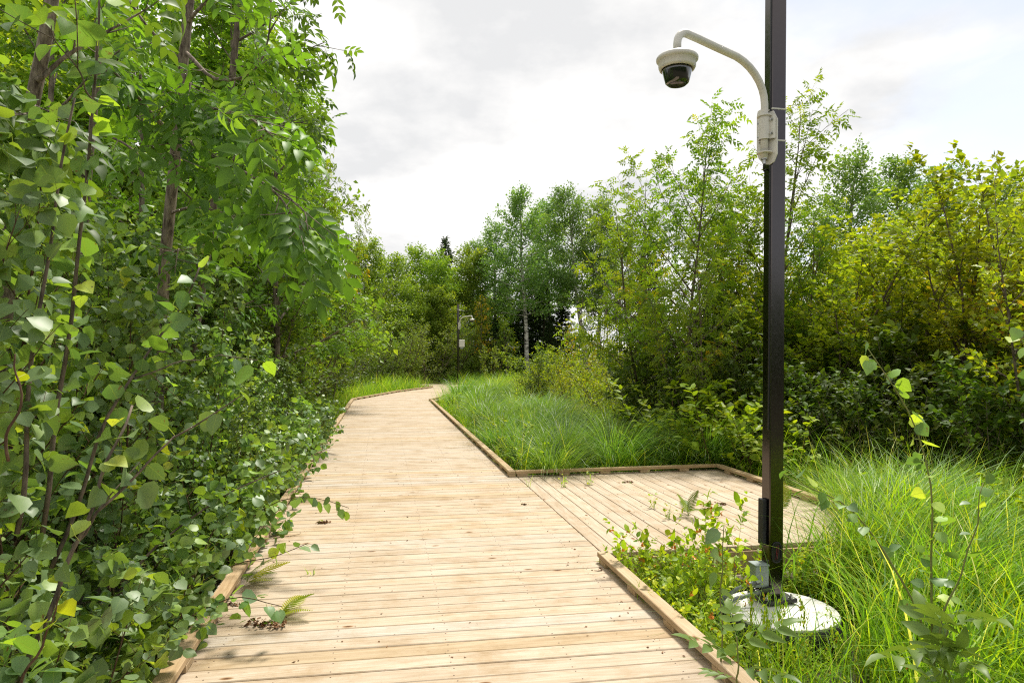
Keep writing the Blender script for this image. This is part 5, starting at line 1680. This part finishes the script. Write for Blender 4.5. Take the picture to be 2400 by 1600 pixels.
def replicate(src, dst, x, y, z, rz, sc, mat=None, dr=None):
    V = np.concatenate(src.v); UV = np.concatenate(src.uv)
    c, s = math.cos(rz), math.sin(rz)
    R = np.array([[c, -s, 0], [s, c, 0], [0, 0, 1.0]])
    v = (V * sc) @ R.T + np.array([x, y, z])
    off = dst.n
    dst.v.append(v); dst.uv.append(UV)
    for f, r, m in zip(src.f, src.r, src.m):
        dst.f.append(f + off); dst.r.append(np.clip(r + (dr or 0), 0, 1)); dst.m.append(m if mat is None else np.full(len(f), mat, dtype=np.int32))
    dst.n += len(v)


def build_herbs():
    rng = np.random.default_rng(700)
    src, FLOWERS = [], []
    for k in range(3):
        r_, wood, LP, LD = grow(710 + k, 0.6, 0.0035, stems=2, spread=0.3, cb=0.1, nprim=9, plen=lambda t: 0.22 - 0.1 * t, elev=lambda t: 35 + 20 * t, up=0.3, nsec=2, slen=0.45, gap=0.026, wob=0.06, topgap=0.018)
        lv = dress(r_, LP, LD, T_OVATE, 0.046, down=0.15, nrm=0.4, sizevar=0.35)
        st = wood_mb([(p, r, 4) for p, r, s in wood])
        fl = MB()
        q = LP[r_.choice(len(LP), 6, replace=False)] + [0, 0, -0.012]
        ones = []
        for qq in q:
            o1 = MB(); put_leaves(o1, T_ROUND, np.repeat(qq[None], 3, 0), r_.normal(0, 1, (3, 3)), r_.normal(0, 1, (3, 3)), np.full(3, 0.027), np.full(3, 0.5), r_)
            ones.append(o1)
        put_leaves(fl, T_ROUND, np.repeat(q, 3, 0), r_.normal(0, 1, (18, 3)), r_.normal(0, 1, (18, 3)), np.full(18, 0.027), np.full(18, 0.5), r_)
        src.append((st, lv, fl))
        FLOWERS.append(ones)
    # the mass between kerb, platform and pad
    mass = MB()
    placed = 0
    while placed < 330:
        s, n = rng.uniform(1.2, 5.25), 1.82 + 2.4 * rng.uniform(0, 1) ** 1.2
        p = W(s, n)
        if not free_ground(np.array([p.x]), np.array([p.y]))[0] or math.hypot(p.x - 1.99, p.y - 4.87) < 0.5:
            continue
        sc = rng.uniform(0.55, 0.95) * (0.48 if (p.y < 4.75 and p.x > 1.25) else 0.9)
        a = rng.uniform(0, 6.28); dr = rng.normal(0, 0.12)
        st, lv, fl = src[placed % 3]
        replicate(st, mass, p.x, p.y, GROUND - 0.02, a, sc, 1)
        replicate(lv, mass, p.x, p.y, GROUND - 0.02, a, sc, 0, dr)
        if placed % 2 == 0:
            replicate(fl, mass, p.x, p.y, GROUND - 0.02, a, sc, 2)
        placed += 1
    o = mass.build("ground_cover", [M['jewel'], M['greentwig'], M['orange']])
    tag(o, "low jewelweed with orange flowers between kerb, platform and pad", "ground cover", kind="stuff")
    # the taller ones that stand up in front of the platform edge and the pad
    lab = "tall jewelweed with small orange flowers before the platform's front edge"
    for (px, Z, top) in ((1455, 5.15, 1255), (1480, 5.05, 1235), (1520, 5.1, 1262), (1560, 5.0, 1230), (1610, 5.05, 1262), (1660, 4.95, 1190), (1700, 5.0, 1185), (1725, 5.15, 1240), (1580, 4.8, 1280), (1640, 4.75, 1270)):
        h = (hz(top, Z) - GROUND) / 0.62
        st, lv, fl = src[px % 3]
        e = empty("jewelweed_plant", (at(px, Z), Z, GROUND - 0.02), (px % 7) * 0.9, lab, "wildflower", "tall jewelweed before the platform")
        e.scale = (h * 0.75, h * 0.75, h)
        st.build("stem", M['greentwig'], e); lv.build("foliage", M['jewel'], e, True)
        for o1 in FLOWERS[px % 3]: o1.build("flower", M['orange'], e)
    lab2 = "thin jewelweed sprig with orange flowers in front of the concrete pad"
    for (px, Z, top) in ((1765, 4.15, 1390), (1835, 4.1, 1410), (1800, 4.05, 1370), (1880, 4.2, 1400), (1945, 4.35, 1400)):
        h = (hz(top, Z) - GROUND) / 0.62
        st, lv, fl = src[(px // 5) % 3]
        e = empty("jewelweed_plant", (at(px, Z), Z, GROUND - 0.02), (px % 7) * 0.9, lab2, "wildflower", "jewelweed sprigs before the pad")
        e.scale = (h * 0.36, h * 0.36, h)
        st.build("stem", M['greentwig'], e); lv.build("foliage", M['jewel'], e, True)
        for o1 in FLOWERS[(px // 5) % 3]: o1.build("flower", M['orange'], e)
    # leafy floor under the left thicket
    mass = MB()
    for k in range(420):
        s, n = rng.uniform(0.8, 17), -1.3 - 3.2 * rng.uniform(0, 1) ** 1.3
        p = W(s, n)
        a, sc = rng.uniform(0, 6.28), rng.uniform(0.6, 1.15)
        st, lv, fl = src[k % 3]
        replicate(st, mass, p.x, p.y, GROUND - 0.02, a, sc, 1)
        replicate(lv, mass, p.x, p.y, GROUND - 0.02, a, sc, 0, rng.normal(-0.15, 0.1))
    o = mass.build("undergrowth", [M['darkleaf'], M['greentwig']])
    tag(o, "shaded leafy undergrowth on the floor of the left thicket", "undergrowth", kind="stuff")


def fern(x, y, z, n, L, lab, seed, group=None, elev=(35, 65), fm='fern', az0=0.0, azr=6.283):
    rng = np.random.default_rng(seed)
    e = empty("fern", (x, y, z), 0, lab, "fern", group)
    for k in range(n):
        mb = MB()
        az = az0 + azr * (k + rng.uniform(0, 0.7)) / n
        el = math.radians(rng.uniform(*elev))
        A = np.array([[math.cos(az) * math.cos(el), math.sin(az) * math.cos(el), math.sin(el)]])
        Nn = np.array([[-math.cos(az) * math.sin(el), -math.sin(az) * math.sin(el), math.cos(el)]]) + rng.normal(0, 0.15, (1, 3))
        put_leaves(mb, T_FROND, np.zeros((1, 3)), A, Nn, np.array([L * rng.uniform(0.75, 1.2)]), np.array([rng.uniform(0, 1)]), rng, curl=(0.8, 1.5))
        mb.build("frond", M[fm], e)


def build_ferns():
    G = "ferns under the left thicket"
    for k, (s, n, L, lab) in enumerate(((3.75, -1.5, 0.62, "large fern in the dark hollow under the left saplings"), (4.3, -1.75, 0.6, "fern behind the large one in the dark hollow"), (4.9, -1.45, 0.5, "bright fern beside the left kerb near the reaching shoot"),
                                         (3.2, -1.6, 0.55, "shaded fern nearest to us under the left saplings"), (5.7, -1.5, 0.5, "small fern farther along the left kerb"), (2.55, -1.45, 0.5, "fern by the near end of the left kerb"))):
        p = W(s, n)
        fern(p.x, p.y, GROUND + 0.05, 9, L, lab, 800 + k, G)
    p = W(5.05, -0.93)
    fern(p.x, p.y, 0.01, 5, 0.28, "pale fern growing through the deck gap beside the left kerb", 820, None, (10, 50), az0=-1.4, azr=2.6)
    p = W(3.5, -0.93)
    fern(p.x, p.y, 0.005, 2, 0.17, "tiny fern sticking out under the left kerb", 821, None, (5, 40), az0=-1.2, azr=1.0)
    p = W(4.35, -0.62)
    fern(p.x, p.y, 0.002, 3, 0.24, "small bright fern sprouting between deck boards on the left", 822, None, (12, 45), az0=-0.4, azr=2.0, fm='brightshrub')
    p = W(6.35, 3.0)
    fern(p.x, p.y, 0.002, 4, 0.26, "small fern sprouting through the platform boards", 823, None, (30, 70))
    p = W(6.3, 4.0)
    fern(p.x, p.y, 0.002, 2, 0.3, "single upright fern frond on the platform near the pole", 824, None, (55, 75), az0=0.3, azr=1.2)


def litter(x, y, L, n, lab, seed, cat="dead leaves", green=0.15):
    rng = np.random.default_rng(seed)
    e = empty("leaf_litter", (x, y, 0.001), rng.uniform(-0.3, 0.3), lab, cat, "dead leaf clumps on the boards")
    mb = MB()
    P = np.stack([rng.uniform(-L / 2, L / 2, n), rng.normal(0, L * 0.1, n), rng.uniform(0.002, L * 0.12, n)], 1)
    put_leaves(mb, T_SMALL, P, unit(rng.normal(0, 1, (n, 3)) * [1, 1, 0.35]), unit(rng.normal(0, 0.8, (n, 3)) + [0, 0, 0.7]), rng.uniform(0.012, 0.035, n), rng.uniform(0, 1, n), rng, curl=(0.5, 4))
    mb.build("dead_leaf", M['deadleaf'], e)["kind"] = "stuff"
    k = max(2, n // 8)
    for i in range(4):
        t = MB()
        p0 = np.array([rng.uniform(-L / 2, 0), rng.normal(0, L * .1), 0.004])
        t.tube(curve_path(rng, p0, (1, rng.normal(0, .4), 0.25), L * rng.uniform(0.3, 0.6), 6, up=-0.5, wob=0.5), 0.0018, 5)
        t.build("stalk", M['twig'], e)
    mb = MB()
    P = np.stack([rng.uniform(-L / 2, L / 4, k), rng.normal(0, L * 0.08, k), rng.uniform(0.006, L * 0.14, k)], 1)
    put_leaves(mb, T_LANCE, P, unit(rng.normal(0, 1, (k, 3)) * [1, 1, 0.35]), unit(rng.normal(0, 0.6, (k, 3)) + [0, 0, 1]), rng.uniform(0.03, 0.06, k), rng.uniform(0, 1, k), rng)
    mb.build("green_leaf", M['fern'], e)["kind"] = "stuff"


def build_litter():
    def dk(px, py):
        Z = 1600 * EYE / (py - 832.0)
        return at(px, Z), Z
    for px, py, L, n, lab in ((622, 1466, 0.24, 110, "long clump of dead brown fern and leaves on the near deck"), (757, 1226, 0.13, 46, "small clump of dead brown leaves on the left of the deck"),
                              (545, 1418, 0.07, 18, "crumbled brown leaves by the left kerb"), (1660, 1196, 0.16, 40, "withered green clump on the platform"), (1690, 1182, 0.12, 26, "withered clump at the back of the platform, beside the other"),
                              (1470, 1130, 0.12, 24, "dark dry leaves near the platform's far rail"), (1230, 1183, 0.05, 10, "crumb of dry leaf in the middle of the deck")):
        x, y = dk(px, py)
        litter(x, y, L, n, lab, px)
    # sprigs and grass blades growing between the boards
    rng = np.random.default_rng(900)
    for px, py, lab in ((1240, 1140, "grass sprig in the deck gap by the platform's inner corner"), (1320, 1140, "wiry green sprig near the platform's far rail"), (1380, 1135, "leafy sprig next to the wiry one by the far rail"),
                        (1530, 1190, "little leafy sprig in the middle of the platform"), (1565, 1215, "bushy sprig on the platform nearer its front"), (730, 1345, "tiny green sprout between the deck boards"), (1500, 1405, "blade tuft coming up by the right kerb")):
        x, y = dk(px, py)
        e = empty("green_sprig", (x, y, 0.0), rng.uniform(0, 6), lab, "sprig", "sprigs growing through the boards")
        n = 9
        v, f = blades(rng, np.stack([rng.normal(0, .02, n), rng.normal(0, .02, n), np.zeros(n)], 1), rng.uniform(0.08, 0.24, n) * (0.35 if px == 730 else 1), np.full(n, 0.004), np.abs(rng.normal(.2, .2, n)), rng.uniform(0.8, 2.2, n), rng.uniform(0, 6.28, n), 4)
        mb = MB(); mb.add(v, f, None, np.repeat(rng.uniform(0.2, 0.9, n), 4)); mb.build("blade", M['grass'], e)["kind"] = "stuff"
        if px not in (730, 1240, 1500):
            q = rng.normal(0, .035, (16, 3)); q[:, 2] = rng.uniform(0.02, 0.16, 16)
            mb = MB(); put_leaves(mb, T_OVATE, q, unit(rng.normal(0, 1, (16, 3)) * [1, 1, .4]), unit(rng.normal(0, .4, (16, 3)) + [0, 0, 1]), rng.uniform(.025, .045, 16), rng.uniform(0, 1, 16), rng)
            mb.build("foliage", M['jewel'], e, True)["kind"] = "stuff"
    x, y = dk(672, 1258)
    t = MB(); t.tube([(0, 0, 0.006), (0.06, 0.03, 0.008), (0.14, 0.09, 0.006), (0.19, 0.14, 0.007)], [0.003, 0.0028, 0.0022, 0.0015], 6)
    o = t.build("fallen_twig", M['twig'], None, True); o.location = (x - 0.1, y - 0.06, 0.0)
    tag(o, "thin fallen twig on the deck beside the left fern", "twig")
    x, y = dk(1404, 1330)
    t = MB(); t.tube([(0, 0, 0.004), (0.015, -0.03, 0.005), (0.012, -0.07, 0.004), (-0.02, -0.085, 0.004), (-0.045, -0.08, 0.005)], [0.0045, 0.005, 0.004, 0.003, 0.002], 6)
    o = t.build("fallen_catkin", M['twig'], None, True); o.location = (x, y, 0.0)
    tag(o, "curled dark catkin lying at the end of the right kerb", "catkin")


def build_crumbs():
    rng = np.random.default_rng(950)
    n = 700
    s_ = 1.0 + 14 * rng.uniform(0, 1, n) ** 1.4
    n_ = np.where(rng.uniform(0, 1, n) < 0.45, rng.choice([-0.92, 1.52], n) + rng.normal(0, 0.05, n), rng.uniform(-0.9, 1.55, n))
    P = np.stack([n_ * CD - s_ * SD, n_ * SD + s_ * CD, np.full(n, 0.004)], 1)
    k = rng.uniform(0, 1, n) < 0.25
    P2 = np.array([W(a, b, 0.004) for a, b in zip(rng.uniform(5.4, 8.4, 160), rng.uniform(1.85, 4.3, 160))])
    P = np.concatenate([P, P2]); n = len(P)
    mb = MB()
    put_leaves(mb, T_NARROW, P, unit(rng.normal(0, 1, (n, 3)) * [1, 1, 0.12]), unit(rng.normal(0, 0.4, (n, 3)) + [0, 0, 1]), rng.uniform(0.006, 0.026, n), rng.uniform(0, 1, n), rng, wide=(0.6, 2.4), curl=(0.5, 3))
    tag(mb.build("leaf_crumbs", M['deadleaf']), "dry leaf crumbs and needles strewn over the boards", "leaf crumbs", kind="stuff")


build_crumbs()
build_grass()
build_herbs()
build_ferns()
build_litter()
